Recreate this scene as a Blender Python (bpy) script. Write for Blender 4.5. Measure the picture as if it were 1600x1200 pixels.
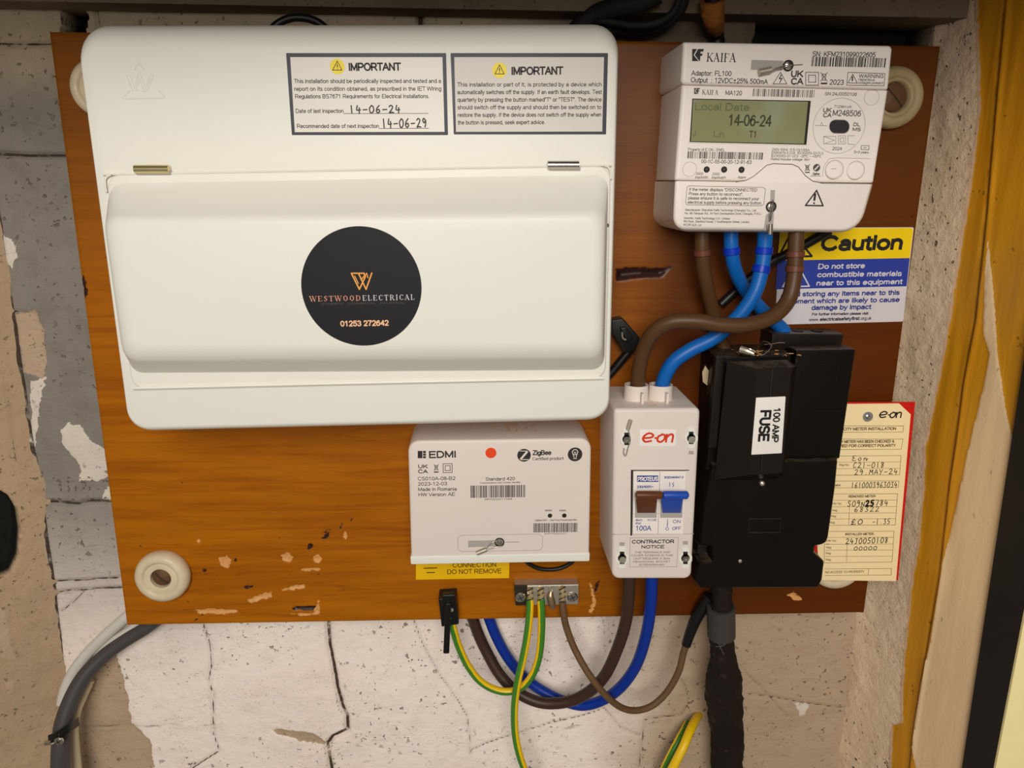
import bpy, bmesh, math, random
import numpy as np
from mathutils import Vector, Matrix
R_ = random.Random(7)
for o in list(bpy.data.objects): bpy.data.objects.remove(o)
SC = bpy.context.scene; COL = SC.collection

# ------------------------------------------------------------------ camera, world, light, exposure
# metres; board front is the plane y=0, x right, z up, the viewer on the -y side. "d" = how far a plane stands out from the board
F_PX = 1200.0
PITCH, YAW, ROLL = -0.25018074, -0.045427, -0.00758454
CAM = np.array([-0.02073055, -0.58579343, 0.12760411])
def rotm(p, y, r):
    cy, sy, cp, sp, cr, sr = math.cos(y), math.sin(y), math.cos(p), math.sin(p), math.cos(r), math.sin(r)
    return (np.array([[cy, -sy, 0], [sy, cy, 0], [0, 0, 1]]) @ np.array([[1, 0, 0], [0, cp, -sp], [0, sp, cp]])
            @ np.array([[cr, 0, sr], [0, 1, 0], [-sr, 0, cr]]))
RM = rotm(PITCH, YAW, ROLL)
cd = bpy.data.cameras.new('camera'); cam = bpy.data.objects.new('camera', cd); COL.objects.link(cam)
cd.sensor_fit = 'HORIZONTAL'; cd.sensor_width = 36.0; cd.lens = 36.0 * F_PX / 1600.0; cd.clip_start = 0.01
cam.matrix_world = Matrix([[RM[0, 0], RM[0, 2], -RM[0, 1], CAM[0]], [RM[1, 0], RM[1, 2], -RM[1, 1], CAM[1]],
                           [RM[2, 0], RM[2, 2], -RM[2, 1], CAM[2]], [0, 0, 0, 1]])
SC.camera = cam
w = bpy.data.worlds.new('world'); SC.world = w; w.use_nodes = True
w.node_tree.nodes['Background'].inputs[0].default_value = (1.0, 0.90, 0.77, 1)
w.node_tree.nodes['Background'].inputs[1].default_value = 0.18
def area(name, loc, target, size, energy, color):
    l = bpy.data.lights.new(name, 'AREA'); l.shape = 'DISK'; l.size = size; l.energy = energy; l.color = color
    o = bpy.data.objects.new(name, l); COL.objects.link(o); o.location = loc
    o.rotation_euler = (Vector(target) - Vector(loc)).to_track_quat('-Z', 'Y').to_euler(); return o
area('room_lamp', (-0.08, -1.50, 0.52), (0.0, 0, -0.12), 0.75, 19.6, (1.0, 0.955, 0.895))
vs = SC.view_settings
SC.display_settings.display_device = 'sRGB'
vs.view_transform = 'Standard'; vs.look = 'None'; vs.gamma = 1.0; vs.use_curve_mapping = False; vs.exposure = 0.0

# ------------------------------------------------------------------ measuring helpers
def ray(px, py): return RM @ np.array([(px - 800) / F_PX, 1.0, (600 - py) / F_PX])
def U(px, py, d):
    v = ray(px, py); t = (-d - CAM[1]) / v[1]
    return Vector((CAM[0] + v[0] * t, -d, CAM[2] + v[2] * t))
def UX(px, py, x):
    v = ray(px, py); t = (x - CAM[0]) / v[0]
    return Vector((x, CAM[1] + v[1] * t, CAM[2] + v[2] * t))
def mpp(px, py, d): return (U(px + 1, py, d) - U(px, py, d)).length
def lin(c): return tuple(((v / 255.0) / 12.92 if v <= 10 else (((v / 255.0) + 0.055) / 1.055) ** 2.4) for v in c)

# ------------------------------------------------------------------ node helpers and materials
class NT:
    def __init__(s, m): s.t = m.node_tree; s.n = s.t.nodes; s.b = s.n['Principled BSDF']
    def node(s, typ, **kw):
        x = s.n.new(typ)
        for k, v in kw.items():
            if k.startswith('i_'):
                s.set(x.inputs[int(k[2:]) if k[2:].isdigit() else k[2:].replace('_', ' ')], v)
            else: setattr(x, k, v)
        return x
    def set(s, inp, v):
        if isinstance(v, bpy.types.NodeSocket): s.t.links.new(v, inp)
        elif isinstance(v, tuple) and len(v) == 3 and inp.type == 'RGBA': inp.default_value = (*v, 1)
        else: inp.default_value = v
    def math(s, op, a, b=0.0, c=None, clamp=False):
        x = s.n.new('ShaderNodeMath'); x.operation = op; x.use_clamp = clamp
        s.set(x.inputs[0], a); s.set(x.inputs[1], b)
        if c is not None: s.set(x.inputs[2], c)
        return x.outputs[0]
    def mix(s, f, a, b, mode='MIX'):
        x = s.n.new('ShaderNodeMix'); x.data_type = 'RGBA'; x.blend_type = mode
        s.set(x.inputs[0], f); s.set(x.inputs[6], a); s.set(x.inputs[7], b); return x.outputs[2]
    def noise(s, scale, detail=4, rough=0.55, vec=None, dist=0.0):
        x = s.n.new('ShaderNodeTexNoise'); x.inputs['Scale'].default_value = scale
        x.inputs['Detail'].default_value = detail; x.inputs['Roughness'].default_value = rough; x.inputs['Distortion'].default_value = dist
        s.t.links.new(vec if vec else s.pos(), x.inputs['Vector']); return x.outputs[0]
    def pos(s):
        if not hasattr(s, '_p'): s._p = s.n.new('ShaderNodeTexCoord').outputs['Object']
        return s._p
    def mapv(s, scale, rot=(0, 0, 0)):
        x = s.n.new('ShaderNodeMapping'); x.inputs['Scale'].default_value = scale; x.inputs['Rotation'].default_value = rot
        s.t.links.new(s.pos(), x.inputs['Vector']); return x.outputs[0]
    def attr(s, name):
        x = s.n.new('ShaderNodeAttribute'); x.attribute_name = name; return x.outputs['Fac']
    def step(s, v, lo, hi):
        x = s.n.new('ShaderNodeMapRange'); x.clamp = True; x.interpolation_type = 'SMOOTHSTEP'
        s.set(x.inputs[0], v); x.inputs[1].default_value = lo; x.inputs[2].default_value = hi; return x.outputs[0]
    def bump(s, h, strength, dist, prev=None):
        x = s.n.new('ShaderNodeBump'); x.inputs['Strength'].default_value = strength; x.inputs['Distance'].default_value = dist
        s.set(x.inputs['Height'], h)
        if prev: s.t.links.new(prev, x.inputs['Normal'])
        return x.outputs[0]
_M = {}
def newmat(name):
    m = bpy.data.materials.new(name); m.use_nodes = True; return m, NT(m)
def mat(name, c, rough=0.5, metal=0.0, var=0.06, scale=60, bump=0.0, bscale=400, coat=0.0, spec=0.33):
    if name in _M: return _M[name]
    m, n = newmat(name); c = lin(c)
    f = n.noise(scale)
    n.set(n.b.inputs['Base Color'], n.mix(f, tuple(v * (1 - var) for v in c), tuple(min(1, v * (1 + var)) for v in c)))
    n.b.inputs['Roughness'].default_value = rough; n.b.inputs['Metallic'].default_value = metal
    n.b.inputs['Specular IOR Level'].default_value = spec
    n.b.inputs['Coat Weight'].default_value = coat
    if bump: n.set(n.b.inputs['Normal'], n.bump(n.noise(bscale, 3), bump, 0.0005))
    _M[name] = m; return m

def gy_mat(name, off, width):
    m, n = newmat(name)
    uv = n.node('ShaderNodeUVMap').outputs[0]
    sep = n.node('ShaderNodeSeparateXYZ', i_0=uv).outputs[0]
    f = n.math('FRACT', n.math('ADD', sep, off))
    wob = n.math('MULTIPLY', n.math('SUBTRACT', n.noise(120), 0.5), 0.05)
    g = n.math('LESS_THAN', n.math('ADD', f, wob), width)
    n.set(n.b.inputs['Base Color'], n.mix(g, lin((240, 196, 4)), lin((62, 128, 32))))
    n.b.inputs['Roughness'].default_value = 0.42
    return m

# ------------------------------------------------------------------ mesh building
class G:
    def __init__(s): s.v = []; s.f = []; s.uv = []
    def add(s, vs, fs, uvs=None):
        b = len(s.v); s.v += [Vector(p) for p in vs]; s.f += [tuple(i + b for i in f) for f in fs]
        if uvs: s.uv += uvs
        return s
    def loft(s, rings, cap0=True, cap1=True):
        b = len(s.v); n = len(rings[0])
        for r in rings: s.v += [Vector(p) for p in r]
        for k in range(len(rings) - 1):
            for i in range(n):
                j = (i + 1) % n
                s.f.append((b + k * n + i, b + k * n + j, b + (k + 1) * n + j, b + (k + 1) * n + i))
        if cap0: s.f.append(tuple(b + i for i in range(n))[::-1])
        if cap1: s.f.append(tuple(b + (len(rings) - 1) * n + i for i in range(n)))
        return s
    def box(s, a, b):
        x0, y0, z0 = a; x1, y1, z1 = b
        return s.add([(x0, y0, z0), (x1, y0, z0), (x1, y1, z0), (x0, y1, z0), (x0, y0, z1), (x1, y0, z1), (x1, y1, z1), (x0, y1, z1)],
                     [(0, 3, 2, 1), (4, 5, 6, 7), (0, 1, 5, 4), (1, 2, 6, 5), (2, 3, 7, 6), (3, 0, 4, 7)])
    def lathe(s, c, prof, axis=(0, -1, 0), n=32, squash=1.0):
        a = Vector(axis).normalized(); t = Vector((0, 0, 1)) if abs(a.z) < 0.9 else Vector((1, 0, 0))
        e1 = a.cross(t).normalized(); e2 = a.cross(e1)
        rings = [[Vector(c) + a * h + (e1 * math.cos(k * 2 * math.pi / n) + e2 * math.sin(k * 2 * math.pi / n) * squash) * r for k in range(n)] for r, h in prof]
        return s.loft(rings)
    def tube(s, pts, r, n=14, sub=8, caps=True):
        P = catmull(pts, sub); m = len(P)
        rad = [r] * m if not hasattr(r, '__len__') else list(np.interp(np.linspace(0, len(r) - 1, m), range(len(r)), r))
        T = [(P[min(i + 1, m - 1)] - P[max(i - 1, 0)]).normalized() for i in range(m)]
        nrm = Vector((0, -1, 0)); b = len(s.v); L = 0
        for i in range(m):
            nrm = (nrm - T[i] * nrm.dot(T[i])).normalized(); bi = T[i].cross(nrm)
            for k in range(n):
                a = 2 * math.pi * k / n
                s.v.append(P[i] + (nrm * math.cos(a) + bi * math.sin(a)) * rad[i])
        for i in range(m - 1):
            for k in range(n):
                j = (k + 1) % n
                s.f.append((b + i * n + k, b + i * n + j, b + (i + 1) * n + j, b + (i + 1) * n + k))
                s.uv.append([(k / n, i / m), ((k + 1) / n, i / m), ((k + 1) / n, (i + 1) / m), (k / n, (i + 1) / m)])
        if caps:
            s.f.append(tuple(b + k for k in range(n))[::-1]); s.uv.append([(0, 0)] * n)
            s.f.append(tuple(b + (m - 1) * n + k for k in range(n))); s.uv.append([(0, 1)] * n)
        return s
def catmull(pts, sub):
    P = [Vector(p) for p in pts]
    if len(P) == 2: return [P[0].lerp(P[1], k / sub) for k in range(sub + 1)]
    Q = [P[0] * 2 - P[1]] + P + [P[-1] * 2 - P[-2]]; out = []
    for i in range(1, len(Q) - 2):
        for k in range(sub):
            t = k / sub; a, b, c, d = Q[i - 1], Q[i], Q[i + 1], Q[i + 2]
            out.append(0.5 * ((2 * b) + (c - a) * t + (2 * a - 5 * b + 4 * c - d) * t * t + (3 * b - a - 3 * c + d) * t ** 3))
    out.append(P[-1]); return out
def rounded(C, r, n=6):
    C = [Vector(c) for c in C]; out = []; m = len(C)
    rs = r if hasattr(r, '__len__') else [r] * m
    for i in range(m):
        p, q, s_ = C[i - 1], C[i], C[(i + 1) % m]
        rr = min(rs[i], (p - q).length * 0.49, (s_ - q).length * 0.49)
        if rr <= 1e-6: out += [q.copy() for _ in range(n + 1)]; continue
        a = q + (p - q).normalized() * rr; b = q + (s_ - q).normalized() * rr
        for k in range(n + 1):
            t = k / n; wt = 0.8 * 2 * t * (1 - t)
            out.append((a * (1 - t) ** 2 + q * wt + b * t ** 2) / ((1 - t) ** 2 + wt + t ** 2))
    return out
def inset(C, t):
    m = len(C); A = sum(C[i].x * C[(i + 1) % m].z - C[(i + 1) % m].x * C[i].z for i in range(m)); sg = 1 if A > 0 else -1
    out = []
    for i in range(m):
        p, q, s_ = C[i - 1], C[i], C[(i + 1) % m]
        d1 = (q - p).normalized(); d2 = (s_ - q).normalized()
        n1 = Vector((-d1.z, 0, d1.x)) * sg; n2 = Vector((-d2.z, 0, d2.x)) * sg
        bis = n1 + n2
        if bis.length < 1e-6: out.append(q + n1 * t); continue
        bis.normalize(); out.append(q + bis * (t / max(0.3, bis.dot(n1))))
    return out
def at_d(C, d): return [Vector((c.x, -d, c.z)) for c in C]
def slab_rings(corners, df, db, r=0.002, fil=0.001, at=None, nf=4, draft=0.0):
    at = (df - fil) if at is None else at
    C = [U(*c, at) for c in corners]; rings = []
    rings.append(rounded(at_d(inset(C, -draft), db), r))
    for k in range(nf + 1):
        a = math.pi / 2 * k / nf
        ins = fil * (1 - math.cos(a)); rings.append(rounded(at_d(inset(C, ins), df - fil + fil * math.sin(a)), max(0.0002, (r if not hasattr(r, '__len__') else min(r)) - ins) if not hasattr(r, '__len__') else [max(2e-4, q - ins) for q in r]))
    return rings
def root_loc(p):
    while p.parent: p = p.parent
    return p.location
def mk(name, g, m, parent=None, origin=None, smooth=35, attrs=None):
    off = root_loc(parent) if parent else (origin if origin is not None else Vector((0, 0, 0)))
    off = Vector(off); me = bpy.data.meshes.new(name)
    me.from_pydata([tuple(v - off) for v in g.v], [], g.f); me.materials.append(m)
    if g.uv and len(g.uv) == len(g.f):
        ul = me.uv_layers.new(name='UVMap'); flat = [c for f in g.uv for uv in f for c in uv]
        ul.data.foreach_set('uv', flat)
    bm = bmesh.new(); bm.from_mesh(me); bmesh.ops.recalc_face_normals(bm, faces=bm.faces); bm.to_mesh(me); bm.free()
    for a, arr in (attrs or {}).items():
        at = me.attributes.new(a, 'FLOAT', 'POINT'); at.data.foreach_set('value', arr)
    if smooth:
        me.polygons.foreach_set('use_smooth', [True] * len(me.polygons)); me.set_sharp_from_angle(angle=math.radians(smooth))
    o = bpy.data.objects.new(name, me); COL.objects.link(o)
    if parent: o.parent = parent
    else: o.location = off
    return o
def thing(name, label, cat, loc, group=None):
    o = bpy.data.objects.new(name, None); COL.objects.link(o); o.location = loc; o.empty_display_size = 0.01
    o['label'] = label; o['category'] = cat
    if group: o['group'] = group
    return o
def tag(o, label, cat, group=None, kind=None):
    o['label'] = label; o['category'] = cat
    if group: o['group'] = group
    if kind: o['kind'] = kind
    return o
def struct(o): o['kind'] = 'structure'; return o
def slab(name, corners, df, db, m, parent=None, r=0.002, fil=0.001, at=None, nf=4, draft=0.0, origin=None):
    return mk(name, G().loft(slab_rings(corners, df, db, r, fil, at, nf, draft)), m, parent, origin)
def disc(name, px, py, rpx, df, db, m, parent, n=32, fil=0.0003, dome=0.0):
    c = U(px, py, df); c.y = -db; r = rpx * mpp(px, py, df); h = df - db
    return mk(name, G().lathe(c, [(r, 0), (r, h - fil), (r - fil, h), (r * 0.5, h + dome * 0.75), (r * 0.05, h + dome)], n=n), m, parent)
def cpts(L): return [U(*p) for p in L]

# ------------------------------------------------------------------ lettering
# a plain grotesque drawn as strokes: letter -> width; L = polyline, A = arc (cx cy rx ry from to), in hundredths of the cap height
FONT = """a 68;A 33 44 22 22 0 150;L 55 44 55 6;A 31 23 23 17 0 360|b 70;L 10 94 10 6;A 35 36 25 30 0 360|c 64;A 34 36 26 30 42 318|d 70;L 60 94 60 6;A 35 36 25 30 0 360
e 70;L 9 37 61 37;A 35 36 26 30 0 318|f 38;L 18 6 18 76;A 32 76 14 18 70 180;L 4 66 34 66|g 70;A 34 36 25 30 0 360;L 59 66 59 0;A 34 0 25 22 200 360|h 68;L 10 94 10 6;A 33 44 22 22 0 180;L 55 44 55 6
i 24;L 11 66 11 6;L 11 93 11 84|j 26;L 14 66 14 -8;A 2 -8 12 14 270 360;L 14 93 14 84|k 60;L 10 94 10 6;L 52 66 10 28;L 26 42 55 6|l 24;L 11 94 11 6|m 96;L 10 66 10 6;A 28 46 18 20 0 180;L 46 46 46 6;A 64 46 18 20 0 180;L 82 46 82 6
n 68;L 10 66 10 6;A 33 44 22 22 0 180;L 55 44 55 6|o 72;A 35 36 27 30 0 360|p 70;L 10 66 10 -22;A 35 36 25 30 0 360|q 70;L 60 66 60 -22;A 35 36 25 30 0 360|r 42;L 10 66 10 6;A 32 44 22 22 80 180
s 62;A 30 51 21 15 30 270;A 30 21 23 15 -150 90|t 40;L 18 86 18 20;A 32 20 14 14 180 280;L 4 66 34 66|u 68;L 10 66 10 28;A 33 28 23 22 180 360;L 56 66 56 6|v 62;L 5 66 30 6 55 66|w 88;L 5 66 24 6 43 66 62 6 81 66|x 62;L 6 66 54 6;L 54 66 6 6
y 62;L 5 66 30 8;L 55 66 30 8 22 -16 8 -22|z 60;L 8 66 52 66 8 6 54 6|A 90;L 4 6 44 94 84 6;L 18 36 70 36|B 90;L 50 94 12 94 12 6 52 6;A 50 73 22 21 -90 90;L 12 52 52 52;A 52 29 26 23 -90 90|C 96;A 50 50 40 44 40 320
D 96;L 42 94 12 94 12 6 42 6;A 42 50 42 44 -90 90|E 88;L 76 94 12 94 12 6 78 6;L 12 52 70 52|F 80;L 74 94 12 94 12 6;L 12 50 64 50|G 104;A 50 50 40 44 40 330;L 54 46 88 46 88 20|H 92;L 12 94 12 6;L 78 94 78 6;L 12 52 78 52|I 30;L 14 94 14 6
J 68;L 54 94 54 32;A 32 32 22 26 180 360|K 90;L 12 94 12 6;L 80 94 12 36;L 36 58 84 6|L 74;L 12 94 12 6 68 6|M 106;L 12 6 12 94 52 14 92 94 92 6|N 94;L 12 6 12 94 78 6 78 94|O 104;A 52 50 42 44 0 360|P 88;L 12 6 12 94 50 94;A 50 69 26 25 -90 90;L 50 44 12 44
Q 104;A 52 50 42 44 0 360;L 60 26 92 2|R 94;L 12 6 12 94 52 94;A 52 70 26 24 -90 90;L 52 46 12 46;L 52 46 84 6|S 88;A 44 72 32 22 25 270;A 44 28 34 22 -155 90|T 80;L 4 94 76 94;L 40 94 40 6|U 92;L 12 94 12 38;A 45 38 33 32 180 360;L 78 38 78 94|V 84;L 4 94 42 6 80 94
W 122;L 4 94 30 6 60 94 90 6 116 94|X 86;L 6 94 78 6;L 78 94 6 6|Y 84;L 4 94 42 48 80 94;L 42 48 42 6|Z 84;L 10 94 74 94 8 6 78 6|0 76;A 38 50 28 44 0 360|1 76;L 18 76 42 94 42 6|2 76;A 38 68 27 26 -25 165;L 63 58 12 6 66 6|3 76;A 36 73 25 21 -90 160;A 36 29 28 23 -160 90
4 76;L 54 6 54 94 8 32 70 32|5 76;L 64 94 20 94 14 52;A 36 35 28 29 -155 135|6 76;A 38 34 27 28 0 360;L 11 40 14 62 24 82 42 93 62 82|7 76;L 10 94 66 94 42 50 30 6|8 76;A 38 73 23 21 0 360;A 38 29 28 23 0 360|9 76;A 38 66 27 28 0 360;L 65 60 62 38 52 18 34 7 14 18
. 36;L 14 6 14 11|, 36;L 16 10 10 -10|: 36;L 14 57 14 62;L 14 6 14 11|- 46;L 6 36 38 36|" 40;L 8 94 8 72;L 26 94 26 72|( 42;A 40 36 28 62 120 240|) 42;A -4 36 28 62 -60 60|/ 40;L 2 2 36 96|% 114;A 22 72 16 20 0 360;A 92 26 16 20 0 360;L 84 94 30 4
± 76;L 36 80 36 36;L 10 58 62 58;L 10 12 62 12|+ 76;L 36 70 36 20;L 8 45 64 45|~ 74;L 8 40 24 52 44 38 62 50|& 90;L 82 6 26 72 30 90 44 92 48 76 16 40 14 18 34 6 60 16 74 40|° 44;A 18 80 14 14 0 360"""
GLY = {' ': (.38, [])}
for ent in FONT.replace('\n', '|').split('|'):
    c = ent[0]; parts = ent[1:].split(';'); st = []
    for q in parts[1:]:
        k = q[0]; v = [float(t) / 100 for t in q[1:].split()]
        if k == 'L': st.append([(v[i], v[i + 1]) for i in range(0, len(v), 2)])
        else:
            a0, a1 = math.radians(v[4] * 100), math.radians(v[5] * 100); m_ = max(5, int((a1 - a0) / .42))
            st.append([(v[0] + v[2] * math.cos(a0 + (a1 - a0) * i / m_), v[1] + v[3] * math.sin(a0 + (a1 - a0) * i / m_)) for i in range(m_ + 1)])
    GLY[c] = (float(parts[0]) / 100, st)

HW = {'0': [[(.5, 1), (.1, .6), (.2, .1), (.5, 0), (.85, .3), (.8, .8), (.5, 1)]], '1': [[(.4, 1), (.45, 0)]],
      '2': [[(.1, .8), (.4, 1), (.75, .8), (.5, .4), (.1, 0), (.5, .06), (.9, 0)]],
      '3': [[(.1, .95), (.7, .95), (.4, .58), (.75, .35), (.5, 0), (.1, .08)]],
      '4': [[(.3, 1), (.15, .4), (.85, .42)], [(.65, .7), (.6, -.08)]],
      '5': [[(.85, 1), (.3, .95), (.25, .55), (.65, .55), (.75, .25), (.5, 0), (.1, .05)]],
      '6': [[(.7, 1), (.25, .6), (.15, .2), (.45, 0), (.75, .2), (.6, .45), (.2, .35)]],
      '7': [[(.1, .95), (.8, .98), (.4, 0)]],
      '8': [[(.7, .85), (.4, 1), (.2, .8), (.7, .35), (.5, 0), (.2, .2), (.7, .7), (.7, .85)]],
      '9': [[(.75, .75), (.4, 1), (.15, .75), (.4, .5), (.75, .75), (.7, .3), (.55, 0)]],
      '-': [[(.1, .42), (.85, .45)]], '.': [[(.4, .05), (.5, .05)]], '/': [[(.8, 1), (.2, 0)]],
      'G': [[(.8, .9), (.4, 1), (.1, .5), (.3, 0), (.8, .1), (.8, .4), (.5, .4)]],
      'C': [[(.8, .9), (.4, 1), (.12, .5), (.3, .02), (.8, .12)]],
      'E': [[(.8, .95), (.3, .9), (.15, .65), (.5, .55), (.1, .3), (.3, 0), (.85, .1)]],
      'o': [[(.4, .55), (.1, .3), (.4, 0), (.75, .25), (.6, .5), (.4, .55)]], 'n': [[(.1, .5), (.15, 0)], [(.15, .3), (.5, .5), (.65, 0), (.9, .4)]],
      'w': [[(.05, .5), (.25, 0), (.5, .35), (.7, 0), (.95, .5)]],
      'M': [[(.05, 0), (.2, .9), (.5, .4), (.8, .9), (.9, 0)]], 'A': [[(.05, 0), (.5, .9), (.9, 0)], [(.2, .35), (.8, .35)]],
      'Y': [[(.1, .9), (.45, .45), (.85, .9)], [(.45, .45), (.35, -.1)]], 'N': [[(.1, 0), (.15, .7), (.7, 0), (.85, .75)]],
      'S': [[(.8, .9), (.4, 1), (.2, .75), (.7, .4), (.5, 0), (.1, .1)]], 'J': [[(.2, .9), (.9, .95)], [(.6, .9), (.55, .1), (.2, 0)]],
      'L': [[(.3, 1), (.15, 0), (.8, .05)]], '£': [[(.8, .85), (.5, 1), (.3, .7), (.35, .2), (.1, 0), (.85, .05)], [(.1, .5), (.65, .5)]], '#': [[(.1, 1), (.8, .1)], [(.1, .1), (.9, .9)], [(.1, .5), (.9, .55)], [(.3, 1), (.4, 0)], [(.7, 1), (.6, 0)]],
      ' ': []}
SER = {'K': (1.0, [((.18, 0), (.18, 1), .16), ((.85, 1), (.22, .42), .06), ((.4, .58), (.88, 0), .16)], [(.18, 0), (.18, 1), (.85, 1), (.88, 0)]),
       'A': (1.0, [((.1, 0), (.48, 1), .06), ((.45, 1), (.85, 0), .17), ((.25, .33), (.7, .33), .06)], [(.1, 0), (.87, 0)]),
       'I': (.5, [((.25, 0), (.25, 1), .17)], [(.25, 0), (.25, 1)]),
       'F': (.85, [((.2, 0), (.2, 1), .17), ((.1, .97), (.8, .97), .06), ((.2, .52), (.6, .52), .06), ((.78, .97), (.78, .75), .05)], [(.2, 0)]),
       'E': (.9, [((.2, 0), (.2, 1), .17), ((.1, .97), (.8, .97), .06), ((.2, .52), (.6, .52), .06), ((.1, .03), (.82, .03), .06), ((.8, .97), (.8, .78), .05), ((.82, .03), (.82, .25), .05)], []),
       'W': (1.35, [((.08, 1), (.4, 0), .16), ((.4, 0), (.68, 1), .06), ((.6, 1), (.95, 0), .16), ((.95, 0), (1.25, 1), .06)], [(.08, 1), (.6, 1), (1.25, 1)]),
       'T': (.95, [((.47, 0), (.47, 1), .17), ((.05, .97), (.9, .97), .06), ((.06, .97), (.06, .75), .05), ((.89, .97), (.89, .75), .05)], [(.47, 0)]),
       'L': (.85, [((.2, 0), (.2, 1), .17), ((.1, .03), (.78, .03), .06), ((.78, .03), (.78, .28), .05)], [(.2, 1)]),
       'R': (1.0, [((.2, 0), (.2, 1), .17), ((.1, .97), (.55, .97), .06), ((.55, .97), (.72, .85), .1), ((.72, .85), (.72, .65), .14), ((.72, .65), (.5, .5), .1), ((.5, .5), (.2, .5), .06), ((.5, .5), (.88, 0), .15)], [(.2, 0), (.9, 0)]),
       'D': (1.0, [((.2, 0), (.2, 1), .17), ((.1, .97), (.5, .97), .06), ((.5, .97), (.8, .75), .1), ((.8, .75), (.8, .25), .17), ((.8, .25), (.5, .03), .1), ((.5, .03), (.1, .03), .06)], []),
       'O': (1.0, [((.5, 1), (.2, .75), .1), ((.2, .78), (.2, .22), .16), ((.2, .25), (.5, 0), .1), ((.5, 0), (.8, .25), .1), ((.8, .22), (.8, .78), .16), ((.8, .75), (.5, 1), .1)], []),
       'C': (.95, [((.85, .85), (.5, 1), .07), ((.5, 1), (.2, .75), .1), ((.2, .78), (.2, .22), .16), ((.2, .25), (.5, 0), .1), ((.5, 0), (.87, .18), .07), ((.86, 1), (.86, .72), .05)], []),
       'S': (.75, [((.65, .85), (.4, 1), .07), ((.4, 1), (.15, .78), .09), ((.15, .78), (.62, .3), .16), ((.62, .3), (.35, 0), .09), ((.35, 0), (.1, .15), .07), ((.66, 1), (.66, .72), .05), ((.1, 0), (.1, .28), .05)], [])}
class Print:
    """flat print lying on the plane that stands d off the board"""
    def __init__(s, d): s.d = d; s.g = G()
    def quad(s, a, b, c, e): s.g.add([a, b, c, e], [(0, 1, 2, 3)]); return s
    def seg(s, A, B, wd):
        s.k = (getattr(s, 'k', 0) + 1) % 9; lift = Vector((0, -2.5e-6 * s.k, 0)); A = A + lift; B = B + lift
        t = (B - A)
        if t.length < 1e-9: return
        t.normalize(); n = Vector((-t.z, 0, t.x)) * wd / 2; A = A - t * wd * 0.35; B = B + t * wd * 0.35
        s.quad(A - n, B - n, B + n, A + n)
    def line(s, pts, wpx, closed=False, smooth=0):
        P = [U(x, y, s.d) for x, y in pts]; k = mpp(*pts[0], s.d)
        if closed: P.append(P[0])
        if smooth: P = catmull(P, smooth)
        for a, b in zip(P, P[1:]): s.seg(a, b, wpx * k)
        return s
    def poly(s, pts, r=0):
        P = [U(x, y, s.d) for x, y in pts]
        if r: P = rounded(P, r)
        s.g.add(P, [tuple(range(len(P)))]); return s
    def rect(s, x0, y0, x1, y1): return s.poly([(x0, y0), (x1, y0), (x1, y1), (x0, y1)])
    def disc(s, x, y, rp, n=28):
        c = U(x, y, s.d); r = rp * mpp(x, y, s.d)
        s.g.add([c + Vector((math.cos(k * 2 * math.pi / n) * r, 0, math.sin(k * 2 * math.pi / n) * r)) for k in range(n)], [tuple(range(n))]); return s
    def ring(s, x, y, rp, wpx, n=32, a0=0, a1=360):
        c = U(x, y, s.d); k = mpp(x, y, s.d); r0 = (rp - wpx / 2) * k; r1 = (rp + wpx / 2) * k
        for i in range(n):
            t0 = math.radians(a0 + (a1 - a0) * i / n); t1 = math.radians(a0 + (a1 - a0) * (i + 1) / n)
            q = [c + Vector((math.cos(t) * r, 0, math.sin(t) * r)) for r, t in ((r0, t0), (r1, t0), (r1, t1), (r0, t1))]
            s.quad(*q)
        return s
    def frame(s, x0, y0, x1, y1, hpx):
        A = U(x0, y0, s.d); B = U(x1, y1, s.d); e1 = B - A; up = Vector((-e1.z, 0, e1.x)).normalized() * hpx * mpp(x0, y0, s.d)
        return A, e1, up
    def text(s, t, x0, y0, x1, y1, h, bold=False, shear=0.0, wt=None):
        A, e1, up = s.frame(x0, y0, x1, y1, h); W = sum(GLY[c][0] for c in t.rstrip()) - .06; x = 0; ex = e1.normalized() * shear * up.length
        wd = up.length * (wt or (.21 if bold else .138))
        for c in t:
            adv, st = GLY[c]
            for L in st:
                P = [A + e1 * ((x + p[0]) / W) + up * p[1] + ex * p[1] for p in L]
                for a, b in zip(P, P[1:]): s.seg(a, b, wd)
            x += adv
        return s
    def hand(s, t, x0, y0, x1, y1, h, wpx):
        A, e1, up = s.frame(x0, y0, x1, y1, h); k = mpp(x0, y0, s.d); n = len(t)
        for i, c in enumerate(t):
            for st in HW[c]:
                P = catmull([A + e1 * ((i + 0.1 + p[0] * 0.82) / n) + up * p[1] for p in st], 3) if len(st) > 2 else [A + e1 * ((i + 0.1 + p[0] * 0.82) / n) + up * p[1] for p in st]
                for a, b in zip(P, P[1:]): s.seg(a, b, wpx * k)
        return s
    def serif(s, t, x0, y0, x1, y1, h, gap=0.08):
        A, e1, up = s.frame(x0, y0, x1, y1, h); W = sum(SER[c][0] + gap for c in t) - gap; x = 0
        for c in t:
            wd, segs, ticks = SER[c]
            for a, b, th in segs: s.seg(A + e1 * ((x + a[0]) / W) + up * a[1], A + e1 * ((x + b[0]) / W) + up * b[1], th * up.length * 0.95)
            for a in ticks: s.seg(A + e1 * ((x + a[0] - .15) / W) + up * (a[1] * .96 + .02), A + e1 * ((x + a[0] + .15) / W) + up * (a[1] * .96 + .02), .06 * up.length)
            x += wd + gap
        return s
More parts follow.
